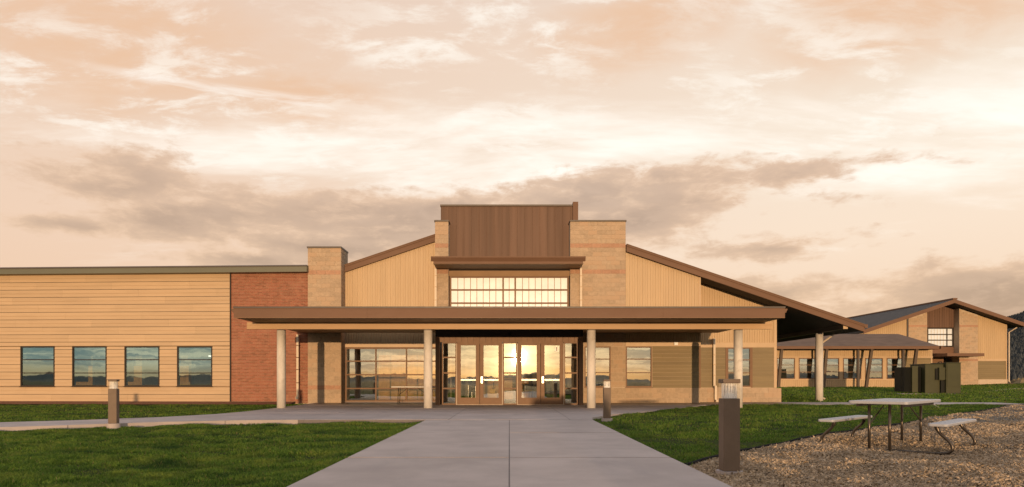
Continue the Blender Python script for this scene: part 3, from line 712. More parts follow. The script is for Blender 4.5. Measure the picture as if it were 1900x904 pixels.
# eyebrow canopy
EYf = 29.75; ez = PZ(489.5, EYf); et = PZ(476.5, EYf); ex0, ex1 = PX(804, EYf), PX(1082, EYf)
ey_ = MB().box(ex0, ex1, EYf, YF - 0.015, ez, et - 0.03).build('eyebrow_canopy', 'bronze', S)
MB().prism_x([(EYf - 0.003, ez + 0.10), (EYf - 0.10, et - 0.05), (EYf - 0.10, et), (EYf - 0.003, et)], ex0 - 0.1, ex1 + 0.1).build('gutter', 'bronze', ey_)
MB().box(ex0 + 0.03, ex1 - 0.03, EYf + 0.03, YF - 0.03, ez - 0.012, ez - 0.002).build('soffit_panel', 'soffit', ey_)
MB().box(ex0 - 0.02, ex1 + 0.02, EYf - 0.01, YF - 0.02, et - 0.03, et + 0.01).build('top_flashing', 'cap', ey_)
for x0 in (PX(808.5, YF - 0.1), PX(1078, YF - 0.1)):    # downspouts from the eyebrow roof
    d = MB().box(x0 - 0.045, x0 + 0.045, YF - 0.13, YF - 0.04, 3.6, ez - 0.02).build('downspout', 'cream_pipe', S)
    for z in (4.65, 5.25, 5.75): MB().box(x0 - 0.055, x0 + 0.055, YF - 0.138, YF - 0.0, z, z + 0.035).build('bracket', 'tan_trim', d)

# --- right gable wall: front part and recessed part
rc = PX(1299, YF)
corrugated('ribbed_wall', 'tan_metal', S, rx1 + 0.002, rc - 0.05, YF + 0.01, PZ(634, YF), lambda x: RT(x) - 0.30)
MB().prism_y([(rx1, 2.7), (rc, 2.7), (rc, RT(rc) - 0.32), (rx1, RT(rx1) - 0.32)], YF + 0.04, YF + 0.2).build('gable_backing', 'inner_dark', S)
MB().box(rc - 0.05, rc + 0.02, YF - 0.03, YR2, 2.6, RT(rc) - 0.32).build('corner_trim', 'tan_trim', S)
HX = 12.6
corrugated('ribbed_wall', 'tan_metal', S, rc + 0.02, HX - 0.1, YR2, PZ(636, YR2), lambda x: RT(x) - 0.31)
w2 = [(PX(1349, YR2), PX(1393, YR2), PZ(718, YR2), PZ(645, YR2))]
MB().prism_y([(rc, 2.6), (HX - 0.02, 2.6), (HX - 0.02, RT(HX) - 0.31), (rc, RT(rc) - 0.33)], YR2 + 0.03, YR2 + 0.2).build('gable_backing', 'inner_dark', S)
MB().box(HX - 0.11, HX + 0.02, YR2 - 0.035, YR2 + 0.2, 0.68, RT(HX) - 0.31).build('corner_trim', 'tan_trim', S)
# lower right: blocks, windows, olive boards
lx0, bz = 3.1, 0.68
rw = [(PX(1084.5, YF), PX(1133, YF), PZ(718.5, YF), PZ(643, YF)), (PX(1161, YF), PX(1209.5, YF), PZ(718.5, YF), PZ(643, YF))]
tz0_, tz1_ = PZ(642.5, YF), PZ(634, YF)
lw = wall('lower_wall', 'mortar', S, lx0, rc - 0.02, YF, YF + 0.25, -0.1, tz1_ + 0.0, rw)
blockwork(lw, lx0, rw[1][0], YF - 0.001, 0.0, 3.15, holes=rw + [(rw[1][0], 20, 0.68, 9)], single=False)
blockwork(lw, rw[1][0] + 0.0, rc - 0.005, YF - 0.001, 0.0, bz, holes=rw, single=True, ch=0.227)
MB().box(rx0, rx1, YF + 0.012, YF + 0.2, tz1_, 3.4).build('upper_backing', 'mortar', S)
MB().box(rw[1][0], rc - 0.052, YF - 0.03, YF - 0.002, tz0_, tz1_).build('header_trim', 'tan_trim', S)
lap_boards(lw, 'olive', rw[1][1] + 0.02, rc - 0.06, YF - 0.004, bz, tz0_, 0.17, mid=False, lip=0.022, gap=0.009)
MB().box(rc - 0.06, rc + 0.022, YF - 0.03, YF + 0.1, bz, 2.6).build('corner_trim', 'frame_bronze', S)
MB().box(rc - 0.02, rc + 0.01, YF + 0.1, YR2, -0.1, 2.62).build('return_wall', 'olive', S)
for a, b, z0, z1 in rw: window(S, a, b, z0, z1, YF - 0.02, [PZ(691.7, YF), PZ(666.5, YF)], m='frame_bronze')
t0, t1 = PZ(645, YR2), PZ(636, YR2)
lw2 = wall('lower_wall', 'mortar', S, rc, HX, YR2, YR2 + 0.25, -0.1, t1, w2)
MB().box(rc, HX + 0.19, YR2 - 0.14, YR2 - 0.003, -0.1, 0.66).build('block_base', 'mortar', S)
blockwork(lw2, rc + 0.02, HX + 0.19, YR2 - 0.143, 0.0, 0.665, single=False, ch=0.222)
lap_boards(lw2, 'olive', rc + 0.02, w2[0][0] - 0.08, YR2 - 0.003, 0.68, t0, 0.17, mid=False, lip=0.018)
lap_boards(lw2, 'olive', w2[0][1] + 0.08, HX - 0.12, YR2 - 0.003, 0.68, t0, 0.17, mid=False, lip=0.018)
for a in (w2[0][0] - 0.08, w2[0][1]): MB().box(a + 0.002, a + 0.078, YR2 - 0.03, YR2 - 0.002, 0.68, t0).build('window_trim', 'frame_bronze', S)
MB().box(rc + 0.022, HX - 0.112, YR2 - 0.032, YR2 + 0.0, t0 + 0.002, t1).build('header_trim', 'tan_trim', S)
a, b, z0, z1 = w2[0]; window(S, a, b, z0, z1, YR2 - 0.02, [PZ(692, YR2), PZ(668, YR2)], m='frame_bronze', sill=False)
def downspout(pts, r=0.045, m='cream_pipe'):
    return MB().tube(pts, r, 6).build('downspout', m, S)
dxp = PX(1326, 32.0)
dd = MB().box(dxp - 0.055, dxp + 0.045, 32.0, 32.1, 0.75, PZ(628, 32)).box(dxp - 0.03, dxp + 0.07, 31.88, 31.98, 0.12, 0.78).box(dxp - 0.02, dxp + 0.08, 31.70, 31.98, 0.03, 0.12).build('downspout', 'cream_pipe', S)
for z in (1.25, 1.75, 2.2): MB().box(dxp - 0.07, dxp + 0.06, 31.992, 32.18, z, z + 0.035).build('bracket', 'tan_trim', dd)
dxl = PX(552.3, 30.97)
dd = MB().box(dxl - 0.05, dxl + 0.05, 30.93, 31.02, 0.3, PZ(621, 30.97)).box(dxl - 0.05, dxl + 0.08, 30.80, 31.02, 0.18, 0.3).build('downspout', 'cream_pipe', S)
for z in (0.9, 1.5, 2.05, 2.6): MB().box(dxl - 0.065, dxl + 0.065, 30.92, 31.1, z, z + 0.035).build('bracket', 'bronze', dd)
fx = PX(1254, YF - 0.08)
fl = MB().box(fx - 0.09, fx + 0.09, YF - 0.13, YF - 0.032, PZ(641, YF), PZ(635, YF)).build('wall_light', 'white_top', S, bevel=0.012)
for s in (-0.045, 0.045): MB().box(fx + s - 0.025, fx + s + 0.025, YF - 0.145, YF - 0.13, PZ(640, YF), PZ(637, YF)).build('lamp_head', 'lens', fl)

# --- porch on the right end
bxp = PX(1568.5, 30.95)
MB().box(bxp - 0.1, bxp + 0.1, 30.95, RB - 1, PZ(610.4, 30.95), PZ(599.4, 30.95)).build('porch_beam', 'cap', S)
MB().box(bxp - 0.102, bxp + 0.102, 30.93, 30.947, PZ(610.4, 30.95) - 0.003, PZ(599.4, 30.95) + 0.003).build('beam_end', 'tan_trim', S)
def column(x, y, z0, z1, r=0.165):
    b = MB().tube([(x, y, z0), (x, y, z1)], r, 32)
    c = b.build('column', 'column_concrete', S, smooth=True)
    MB().box(x - 0.13, x + 0.13, y - 0.13, y + 0.13, z1 + 0.001, z1 + 0.03).build('bearing_plate', 'cap', c)
    return c
column(bxp, 33.55, -0.15, 3.33, 0.175)
column(bxp, 41.0, -0.15, 3.33, 0.175)
downspout([(bxp + 0.85, 33.4, 3.42), (bxp + 0.3, 33.75, 2.93), (bxp + 0.22, 33.8, 2.85), (bxp + 0.22, 33.8, 0.2), (bxp + 0.36, 33.7, 0.10)])
MB().box(HX - 0.2, HX, YR2 + 0.2, RB, -0.1, RT(HX) - 0.32).box(-8.7, HX, RB - 0.2, RB, -0.1, 4.2).box(-8.9, -8.7, 32.4, RB, -0.1, 5.9).build('rear_wall', 'tan_trim', S)

# --- entrance canopy
cf, cb = 23.5, 30.99; cxl, cxr = PX(433.5, cf), PX(1456.5, cf); cz0, cz1 = 3.186, PZ(569, cf)
cn = MB().box(cxl, cxr, cf + 0.03, cb, cz0 + 0.02, cz1 - 0.02).build('canopy', 'bronze', S)
for a, b in zip([cxl, -4.9, 0.35, 5.3], [-4.9, 0.35, 5.3, cxr]):
    MB().box(a + 0.0015, b - 0.0015, cf, cf + 0.028, cz0, cz1 - 0.055).build('fascia', 'bronze', cn)
MB().box(cxl - 0.012, cxr + 0.012, cf - 0.022, cb - 0.01, cz1 - 0.053, cz1 + 0.004).build('edge_flashing', 'cap', cn)
MB().box(cxl + 0.0, cxr, cf - 0.006, cf - 0.001, cz0 - 0.004, cz0 + 0.018).build('drip_edge', 'frame_bronze', cn)
for i in range(12):                                      # soffit boards between fascia and beam, and behind the beam
    a = cxl + 0.03 + (cxr - cxl - 0.06) * i / 12; b = cxl + 0.03 + (cxr - cxl - 0.06) * (i + 1) / 12
    MB().box(a + 0.004, b - 0.004, cf + 0.04, 25.24, cz0 + 0.0, cz0 + 0.018).box(a + 0.004, b - 0.004, 25.52, cb - 0.02, cz0 + 0.0, cz0 + 0.018).build('soffit_panel', 'soffit', cn)
for s, x0 in ((-1, cxl), (1, cxr)):
    MB().prism_y([(x0 + s * 0.005, cz1 - 0.06), (x0 + s * 0.135, cz1 - 0.06), (x0 + s * 0.135, cz1 - 0.09), (x0 + s * 0.085, cz1 - 0.20), (x0 + s * 0.005, cz1 - 0.20)][::s], cf + 0.12, cb - 0.05).build('gutter', 'bronze', cn)
bz0, bz1 = PZ(611, 25.25), 3.184
for a, b in zip([PX(458, 25.25), -3.0, 2.9, ], [-3.0, 2.9, PX(1433.5, 25.25)]):
    bm_ = MB().box(a + 0.001, b - 0.001, 25.26, 25.50, bz0 + 0.01, bz1).build('beam', 'beam_tan', S)
    MB().box(a + 0.001, b - 0.001, 25.235, 25.258, bz0, bz0 + 0.035).box(a + 0.001, b - 0.001, 25.235, 25.258, bz1 - 0.10, bz1 - 0.07).build('beam_flange', 'beam_tan', bm_)
for px in (522, 794.3, 1097, 1369.5): column(PX(px, YC), YC, -0.15, bz0 - 0.04, 0.16)
dl = MB().tube([(0.02, 25.2, 2.97), (0.02, 25.2, 2.92)], 0.06, 14)

# --- storefront in the left recess
sx = [PX(p, YR) for p in (640.5, 697.4, 754.2, 811)]; sz = [PZ(p, YR) for p in (745.5, 721, 695.5, 670.3, 644.8)]
window(S, sx[0], sx[3], sz[0], sz[4], YR - 0.02, sz[1:4], sx[1:3], m='frame_bronze', t=0.07, d=0.12, mt=0.06, name='storefront', sill=False)
MB().box(gl0, -3.1, YR - 0.03, YR + 0.15, -0.1, sz[0] - 0.003).build('storefront_curb', 'concrete', S)

# --- entrance
ez0, ezt = 0.012, PZ(635, YE); k_ = YE / FPX
EX0, EX1 = -3.09, 3.09
MB().box(EX0, EX1, YE, YE + 0.15, PZ(624.5, YE), 3.184).build('entrance_header', 'dark_bronze', S)
MB().box(-2.98, 2.98, YE + 0.13, YE + 0.2, ezt, PZ(624.7, YE)).build('header_backing', 'dark_bronze', S)
for i in range(24):
    a = -2.98 + 5.96 * i / 24
    MB().box(a + 0.004, a + 5.96 / 24 - 0.004, YE + 0.01, YE + 0.12, ezt, PZ(624.7, YE)).build('header_board', 'frame_bronze', S)
for s in (-1, 1):
    MB().box(*sorted((s * 2.90, s * 3.09)), YE, YE + 0.2, 0.0, PZ(625, YE)).build('entrance_pier', 'frame_bronze', S)
    MB().box(*sorted((s * 3.0, s * 3.088)), YE + 0.2, YR - 0.05, 0.0, 3.184).build('entrance_side', 'dark_bronze', S)
g_rows = [PZ(p, YE) for p in (749.5, 721, 692.2, 663.3, 635.2)]
for a, b in ((820, 847), (933, 959.5), (1046.5, 1072.5)):
    window(S, PX(a, YE), PX(b, YE), ez0, ezt - 0.003, YE + 0.02, g_rows[1:4], m='frame_bronze', t=0.05, d=0.12, mt=0.06, name='sidelight', sill=False)
for a, b, hinge in ((848, 889.6, -1), (890.4, 931.8, -1), (961, 1002.8, 1), (1003.6, 1045.3, 1)):
    x0, x1 = PX(a, YE), PX(b, YE); q0, q1 = PZ(738, YE), PZ(641, YE); st_ = 0.155
    dr = MB().box(x0, x0 + st_, YE + 0.03, YE + 0.08, 0.02, ezt - 0.07).box(x1 - st_, x1, YE + 0.03, YE + 0.08, 0.02, ezt - 0.07)
    dr.box(x0 + st_, x1 - st_, YE + 0.032, YE + 0.078, 0.02, q0).box(x0 + st_, x1 - st_, YE + 0.032, YE + 0.078, q1, ezt - 0.07)
    dr = dr.build('door', 'frame_bronze', S)
    sag(MB().box(x0 + st_ - 0.005, x1 - st_ + 0.005, YE + 0.05, YE + 0.062, q0 - 0.005, q1 + 0.005)).build('pane', 'glass', dr)
    MB().box(x0 + st_, x1 - st_, YE + 0.10, YE + 0.14, PZ(706.5, YE), PZ(703.5, YE)).build('push_bar', 'chrome', dr)
    if a == 1003.6:
        dn = MB().box(PX(1029, YE), PX(1037, YE), YE + 0.040, YE + 0.046, PZ(653, YE), PZ(643, YE)).build('door_number', 'white_top', dr)
        MB().box(PX(1032.6, YE), PX(1033.8, YE), YE + 0.036, YE + 0.0395, PZ(651.5, YE), PZ(644.5, YE)).box(PX(1031.8, YE), PX(1032.6, YE), YE + 0.036, YE + 0.0395, PZ(646.3, YE), PZ(645.2, YE)).build('numeral', 'dark_bronze', dn)
    if a in (890.4, 1003.6):
        xh = x0 + 0.08; MB().box(xh - 0.035, xh + 0.035, YE + 0.012, YE + 0.029, PZ(711, YE), PZ(699, YE)).build('handle_plate', 'chrome', dr)
        MB().tube([(xh, YE + 0.012, PZ(706, YE)), (xh, YE - 0.04, PZ(706, YE)), (xh + 0.10, YE - 0.04, PZ(706, YE))], 0.011, 6).build('lever', 'chrome', dr)
for a, b in ((847, 932.5), (959.8, 1046.5)):
    x0, x1 = PX(a, YE), PX(b, YE)
    MB().box(x0 - 0.004, x0 + 0.018, YE + 0.0, YE + 0.14, 0.01, ezt - 0.06).box(x1 - 0.018, x1 + 0.004, YE + 0.0, YE + 0.14, 0.01, ezt - 0.06).build('door_jamb', 'cream_pipe', S)
    MB().box(x0 + 0.02, x1 - 0.02, YE + 0.02, YE + 0.12, ezt - 0.068, ezt).build('door_head', 'frame_bronze', S)
    MB().box(x0, x1, YE - 0.01, YE + 0.14, 0.004, 0.018).build('threshold', 'cream_pipe', S)
MB().tube([(0.02, YE - 0.02, PZ(621, YE)), (0.02, YE - 0.06, PZ(621, YE))], 0.055, 14).build('camera_dome', 'equipment_dark', S)
# lobby inside
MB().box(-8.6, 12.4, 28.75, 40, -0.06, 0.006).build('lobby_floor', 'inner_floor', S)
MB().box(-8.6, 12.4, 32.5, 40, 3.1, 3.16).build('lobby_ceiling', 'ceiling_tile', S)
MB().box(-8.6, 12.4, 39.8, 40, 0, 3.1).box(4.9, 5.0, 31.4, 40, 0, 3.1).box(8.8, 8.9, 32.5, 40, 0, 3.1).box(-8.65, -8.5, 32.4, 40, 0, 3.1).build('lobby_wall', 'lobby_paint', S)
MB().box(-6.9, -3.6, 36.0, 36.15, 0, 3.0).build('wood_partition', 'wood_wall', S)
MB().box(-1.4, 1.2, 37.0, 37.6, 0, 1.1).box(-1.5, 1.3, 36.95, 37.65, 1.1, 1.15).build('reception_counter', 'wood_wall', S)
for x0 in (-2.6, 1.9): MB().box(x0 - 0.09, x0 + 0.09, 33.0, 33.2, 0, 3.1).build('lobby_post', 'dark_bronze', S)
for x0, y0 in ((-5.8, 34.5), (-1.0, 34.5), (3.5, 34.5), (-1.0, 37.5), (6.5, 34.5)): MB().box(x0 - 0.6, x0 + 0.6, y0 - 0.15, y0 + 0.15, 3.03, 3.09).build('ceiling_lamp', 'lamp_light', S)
def chair(x, y, rz, label):
    o = empty('stacking_chair', (x, y, 0.008), rz); tag(o, label, 'chair', 'chairs inside the lobby')
    MB().box(-0.22, 0.22, -0.21, 0.21, 0.44, 0.47).build('seat', 'inner_dark', o, bevel=0.01)
    MB().box(-0.21, 0.21, 0.20, 0.225, 0.56, 0.86).build('backrest', 'inner_dark', o, bevel=0.008)
    for sx_ in (-0.2, 0.2):
        MB().tube([(sx_, -0.2, 0), (sx_, -0.18, 0.44)], 0.011, 6).build('leg', 'chrome', o)
        MB().tube([(sx_, 0.22, 0), (sx_, 0.19, 0.44), (sx_, 0.215, 0.84)], 0.011, 6).build('leg', 'chrome', o)
for x_, y_, a_, l_ in ((-1.75, 33.6, 30, 'dark chair inside behind the door nearest the storefront'), (0.9, 33.0, -20, 'dark chair inside behind the door right of the sun glare'),
                       (1.6, 34.2, 60, 'dark chair deeper inside behind the last glass door'), (2.4, 32.6, 10, 'dark chair inside behind the sidelight next to the dark pier')):
    chair(x_, y_, R(a_), l_)
# mulch strip along the wing
sp = MB()
for i in range(60):
    a = wl + (-wl - 0.6) * i / 60 - 0.0; b = wl + (-wl - 0.6) * (i + 1) / 60
    f0 = -0.8 - 0.10 * math.sin(i * 1.7) - 0.06 * random.random(); f1 = -0.8 - 0.10 * math.sin((i + 1) * 1.7)
    sp.add([(a, f0, -0.05), (b, f1, -0.05), (b, 0.0, 0.06), (a, 0.0, 0.06)], [(0, 1, 2, 3)])
so = sp.build('soil_strip', 'bark'); so.matrix_local = WX; tag(so, 'dark brown bark strip along the foot of the wing wall', kind='structure')

# ------------------------------------------------------------------ the low wing beyond the porch
LWY = 58.0; B = empty('low_building'); tag(B, 'low tan building with shallow hip roof and slanted porch struts', 'building')
lg = 0.30
lz0, lz1 = PZ(703.4, LWY), PZ(664.5, LWY); er = PZ(645, 56.3)
lwins = [(PX(a, LWY), PX(b, LWY), lz0, lz1) for a, b in ((1441, 1475), (1482, 1513.5), (1526, 1557), (1564, 1598), (1605, 1638), (1645, 1678))]
LX0, LX1 = 19.0, PX(1730, LWY)
wall('wall', 'tan_trim', B, LX0, LX1, LWY, LWY + 0.25, lg - 0.3, er + 0.1, lwins)
corrugated('ribbed_wall', 'tan_metal', B, LX0, LX1 - 0.1, LWY - 0.004, lz1 + 0.14, lambda x: er + 0.05, pitch=0.16)
corrugated('ribbed_wall', 'tan_metal', B, LX0, LX1 - 0.1, LWY - 0.004, lg - 0.1, lambda x: lz0 - 0.10, pitch=0.16)
MB().box(LX0, LX1, LWY - 0.06, LWY - 0.002, lz1 + 0.005, lz1 + 0.14).build('header_trim', 'tan_trim', B)
MB().box(LX0, LX1, LWY - 0.06, LWY - 0.002, lz0 - 0.10, lz0 - 0.005).build('sill_trim', 'tan_trim', B)
lap_boards(B, 'olive', PX(1681, LWY), LX1 - 0.12, LWY - 0.004, lz0, lz1, 0.2, mid=False)
for a, b, z0, z1 in lwins:
    h = (z1 - z0) / 3; window(B, a, b, z0, z1, LWY - 0.03, [z0 + h, z0 + 2 * h], m='frame_bronze', t=0.07, mt=0.05, sill=False)
# hip roof
e0, e1, ex0, ex1, ry = 56.3, 65.0, 17.0, PX(1745, 56.3), 60.6; rz = PZ(619.8, 60.6)
R0, R1 = 21.5, PX(1667, 60.6)
hv = [(ex0, e0, er + 0.12), (ex1, e0, er + 0.12), (ex1, e1, er + 0.12), (ex0, e1, er + 0.12), (R0, ry, rz), (R1, ry, rz)]
MB().add(hv, [(0, 1, 5, 4), (1, 2, 5), (2, 3, 4, 5), (3, 0, 4), (3, 2, 1, 0)]).build('roof', 'shingle_brown', B)
MB().box(ex0, ex1, e0 - 0.03, e0 + 0.1, er - 0.12, er + 0.115).box(ex1 - 0.1, ex1 + 0.03, e0 - 0.03, e1, er - 0.12, er + 0.115).build('fascia', 'bronze', B)
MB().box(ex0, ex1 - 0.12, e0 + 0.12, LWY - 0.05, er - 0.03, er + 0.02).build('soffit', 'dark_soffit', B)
MB().box(ex1 + 0.03, ex1 + 0.2, e0 - 0.05, e1, er - 0.02, er + 0.115).build('gutter', 'bronze', B)
for p0, p1 in ((1450.5, 1443.5), (1534, 1527), (1617.5, 1606), (1701, 1690.5)):   # slanted struts, each with an upright behind
    x1_, x0_ = PX(p0, 56.6), PX(p1, 56.6); hw = 0.11
    MB().add([(x0_ - hw, 56.5, lg - 0.2), (x0_ + hw, 56.5, lg - 0.2), (x1_ + hw, 56.5, er - 0.04), (x1_ - hw, 56.5, er - 0.04), (x0_ - hw, 56.72, lg - 0.2), (x0_ + hw, 56.72, lg - 0.2), (x1_ + hw, 56.72, er - 0.04), (x1_ - hw, 56.72, er - 0.04)],
             [(0, 1, 2, 3), (7, 6, 5, 4), (0, 4, 5, 1), (1, 5, 6, 2), (2, 6, 7, 3), (3, 7, 4, 0)]).build('strut', 'strut_paint', B)
    MB().box(x0_ - 0.36, x0_ - 0.18, 57.2, 57.4, lg - 0.2, er - 0.04).build('post', 'cap', B)
MB().box(LX0, LX1, 64.5, 64.7, 0, er).box(LX1 - 0.2, LX1, LWY + 0.25, 64.5, 0, er).box(LX0, LX0 + 0.2, LWY + 0.25, 64.5, 0, er).build('rear_wall', 'tan_trim', B)
MB().box(LX0 + 0.2, LX1 - 0.2, LWY + 0.26, 64.4, lg - 0.1, lg).build('room_floor', 'inner_floor', B)
MB().box(LX0 + 0.2, LX1 - 0.2, LWY + 0.26, 64.4, er - 0.2, er - 0.1).build('room_ceiling', 'ceiling_tile', B)
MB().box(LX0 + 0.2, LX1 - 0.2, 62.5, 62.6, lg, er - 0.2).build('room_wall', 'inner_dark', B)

# ------------------------------------------------------------------ the far gabled building
FY = 67.0; G = empty('gabled_building'); tag(G, 'far gabled tan building with block piers, brown panel and white window', 'building')
gxr = PX(1757, FY); gzr = PZ(557.5, FY); GT = lambda x: gzr - 0.338 * abs(x - gxr); gg = 0.1
def gp(p): return PX(p, FY)
def gz(p): return PZ(p, FY)
corrugated('ribbed_wall', 'tan_metal', G, gp(1560), gp(1683), FY, gg, lambda x: GT(x) - 0.4, pitch=0.2)
corrugated('ribbed_wall', 'tan_metal', G, gp(1813.7), gp(1866), FY, gz(667), lambda x: GT(x) - 0.4, pitch=0.2)
MB().box(gp(1682), gp(1684.6), FY - 0.06, FY + 0.1, gg, GT(gp(1683)) - 0.42).build('downspout', 'cap', G)
def pier(a, b, name):
    c = MB().prism_y([(gp(a), gg - 0.3), (gp(b), gg - 0.3), (gp(b), GT(gp(b)) - 0.4), (gp(a), GT(gp(a)) - 0.4)], FY - 0.06, FY + 1.0).build(name, 'mortar', G)
    jm = MB(); k = 0; z = gg
    while z < GT(gp((a + b) / 2)) + 0.3:
        x = gp(a) + (0.205 if k % 2 else 0) - 0.205
        while x < gp(b):
            x0, x1 = max(x, gp(a)), min(x + 0.41, gp(b)); top = min(GT(x0), GT(x1)) - 0.42
            if x1 - x0 > 0.05 and z + 0.2 < top: jm.box(x0 + 0.006, x1 - 0.006, FY - 0.075 + random.uniform(-0.004, 0.004), FY - 0.05, z + 0.006, z + 0.194)
            x += 0.41
        z += 0.2; k += 1
    jm.build('blockwork', 'block_isl', c, kind='stuff')
    for z in (gz(607), gz(670)): MB().box(gp(a) + 0.002, gp(b) - 0.002, FY - 0.082, FY - 0.04, z, z + 0.19).build('red_course', 'block_red', c)
pier(1685, 1719.7, 'block_pier'); pier(1779, 1813.7, 'block_pier')
YQ = FY + 0.8
n = 12; qa, qb = PX(1716, YQ), PX(1770, YQ)
for i in range(n):
    x0 = qa + (qb - qa) * i / n; x1 = qa + (qb - qa) * (i + 1) / n
    MB().prism_y([(x0 + 0.01, PZ(608, YQ)), (x1 - 0.01, PZ(608, YQ)), (x1 - 0.01, GT(x1) - 0.4), (x0 + 0.01, GT(x0) - 0.4)], YQ - 0.03, YQ + 0.1).build('seam_panel', 'bronze_panel', G)
ww = window(G, PX(1720.5, YQ), PX(1768.5, YQ), PZ(643.5, YQ), PZ(608.5, YQ), YQ - 0.02, [PZ(631.3, YQ), PZ(620.8, YQ)], [PX(1757, YQ)], m='dark_bronze', g='white_panel', t=0.1, mt=0.1, sill=False)
for i in range(1, 6):
    x = PX(1720.5, YQ) + 0.1 + (PX(1757, YQ) - PX(1720.5, YQ) - 0.15) * i / 6; MB().box(x - 0.012, x + 0.012, YQ + 0.0, YQ + 0.02, PZ(643.5, YQ) + 0.1, PZ(608.5, YQ) - 0.1).build('glazing_bar', 'cream_pipe', ww)
MB().box(PX(1716, YQ), PX(1770, YQ), YQ - 0.02, YQ + 0.1, PZ(656, YQ), PZ(644, YQ)).build('brown_panel', 'bronze', G)
MB().box(PX(1716, YQ), PX(1770, YQ), YQ + 1.5, YQ + 1.6, gg, PZ(656, YQ)).build('entrance_recess', 'frame_bronze', G)
MB().box(gp(1731), gp(1797.5), FY - 2.2, YQ - 0.05, PZ(661, FY - 2.2), PZ(655.5, FY - 2.2)).build('entrance_roof', 'bronze', G)
MB().box(gp(1813.7), gp(1868), FY - 0.05, FY + 0.1, gz(670), gz(666)).build('header_trim', 'tan_trim', G)
lap_boards(G, 'olive', gp(1814), gp(1866), FY - 0.003, gz(704), gz(670.3), 0.2, mid=False)
MB().box(gp(1813.7), gp(1868), FY - 0.10, FY + 0.1, gg - 0.2, gz(704) - 0.002).build('block_base', 'mortar', G)
MB().box(gp(1866), gp(1868), FY - 0.04, FY + 0.2, gz(704), GT(gp(1867)) - 0.42).build('corner_trim', 'tan_trim', G)
gl_, gr_ = gxr - 8.8, gp(1888)
for x0, x1 in ((gl_, gxr), (gxr, gr_)):
    MB().prism_y([(x0, GT(x0) - 0.38), (x1, GT(x1) - 0.38), (x1, GT(x1) - 0.02), (x0, GT(x0) - 0.02)], FY - 1.2, FY - 1.05).build('rake_board', 'bronze', G)
    MB().prism_y([(x0, GT(x0) - 0.2), (x1, GT(x1) - 0.2), (x1, GT(x1)), (x0, GT(x0))], FY - 1.04, FY + 24).build('roof', 'shingle', G)
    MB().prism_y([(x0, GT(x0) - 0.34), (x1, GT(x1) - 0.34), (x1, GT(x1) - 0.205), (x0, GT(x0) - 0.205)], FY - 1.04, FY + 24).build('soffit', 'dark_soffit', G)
MB().box(gxr - 0.22, gxr + 0.22, FY - 1.25, FY + 24, gzr - 0.05, gzr + 0.09).build('ridge_cap', 'bronze', G)
MB().box(gr_ - 0.02, gr_ + 0.15, FY - 1.2, FY + 24, GT(gr_) - 0.2, GT(gr_)).build('gutter', 'bronze', G)
MB().tube([(gr_ - 0.2, FY - 0.2, GT(gr_) - 0.32), (gp(1869.5), FY - 0.2, gz(617)), (gp(1869.5), FY - 0.2, gz(708)), (gp(1871), FY - 0.3, gz(709.5))], 0.06, 6).build('downspout', 'cream_pipe', G)
MB().box(gp(1560), gp(1718), FY + 0.1, FY + 0.3, gg - 0.2, gz(640)).box(gp(1780), gp(1866), FY + 0.1, FY + 0.3, gg - 0.2, gz(640)).box(gp(1866) - 0.2, gp(1866), FY + 0.1, FY + 23, gg, GT(gr_) - 0.4).box(gl_ + 0.6, gl_ + 0.8, FY + 0.1, FY + 23, gg, GT(gl_) - 0.3).box(gl_ + 0.8, gp(1866), FY + 22.8, FY + 23, gg, GT(gr_) - 0.4).build('rear_wall', 'tan_trim', G)
sp = MB().add([(gp(1812), FY - 1.6, 0.30), (gp(1872), FY - 2.4, 0.62), (gp(1872), FY + 0.05, 0.74), (gp(1812), FY + 0.05, 0.34)], [(0, 1, 2, 3)])
tag(sp.build('soil_strip', 'bark'), 'bare brown soil strip along the foot of the far gabled building', kind='structure')

# ------------------------------------------------------------------ bollard lights
def bollard(x, y, rz, label):
    z0 = float(chip_z(x, y)) if in_chips(np.array([x]), np.array([y]))[0] else float(ground_z(x, y))
    o = empty('bollard_light', (x, y, 0), rz); tag(o, label, 'bollard light', 'bollard lights along the paths')
    h = 0.093; H = 1.06
    MB().tube([(0, 0, z0 - 0.05), (0, 0, 0.02)], 0.15, 24).build('footing', 'concrete', o)
    MB().box(-h, h, -h, h, 0.021, 0.84).build('post', 'bollard_metal', o, bevel=0.006)
    MB().box(-h - 0.004, h + 0.004, -h - 0.004, h + 0.004, 1.012, H).build('cap', 'bollard_metal', o, bevel=0.005)
    for i in range(4):                                   # clear lens: four panes
        p = MB().box(-h + 0.006, h - 0.006, -h + 0.002, -h + 0.010, 0.841, 1.011).build('lens_pane', 'lens_glass', o); p.rotation_euler = (0, 0, i * math.pi / 2)
    MB().tube([(0, 0, 0.842), (0, 0, 0.90), (0, 0, 0.965), (0, 0, 1.01)], [0.070, 0.045, 0.052, 0.080], 16).build('reflector', 'lens', o)
    for k in range(16):
        a_ = k * math.pi / 8; MB().tube([(0.079 * math.cos(a_), 0.079 * math.sin(a_), 0.842), (0.079 * math.cos(a_), 0.079 * math.sin(a_), 1.011)], 0.005, 5).build('lens_rib', 'lens', o)
    return o
bollard(2.50, 7.75, 0.0, 'large bollard light standing in the wood chips beside the path')
bollard(2.62, 18.3, 0.0, 'bollard light at the lawn corner before the entrance column')
bollard(-9.37, 16.15, R(11), 'sunlit bollard light beside the curving walk before the wing windows')
bollard(-17.0, 10.6, R(20), 'bollard light whose shadow falls under the wing windows')

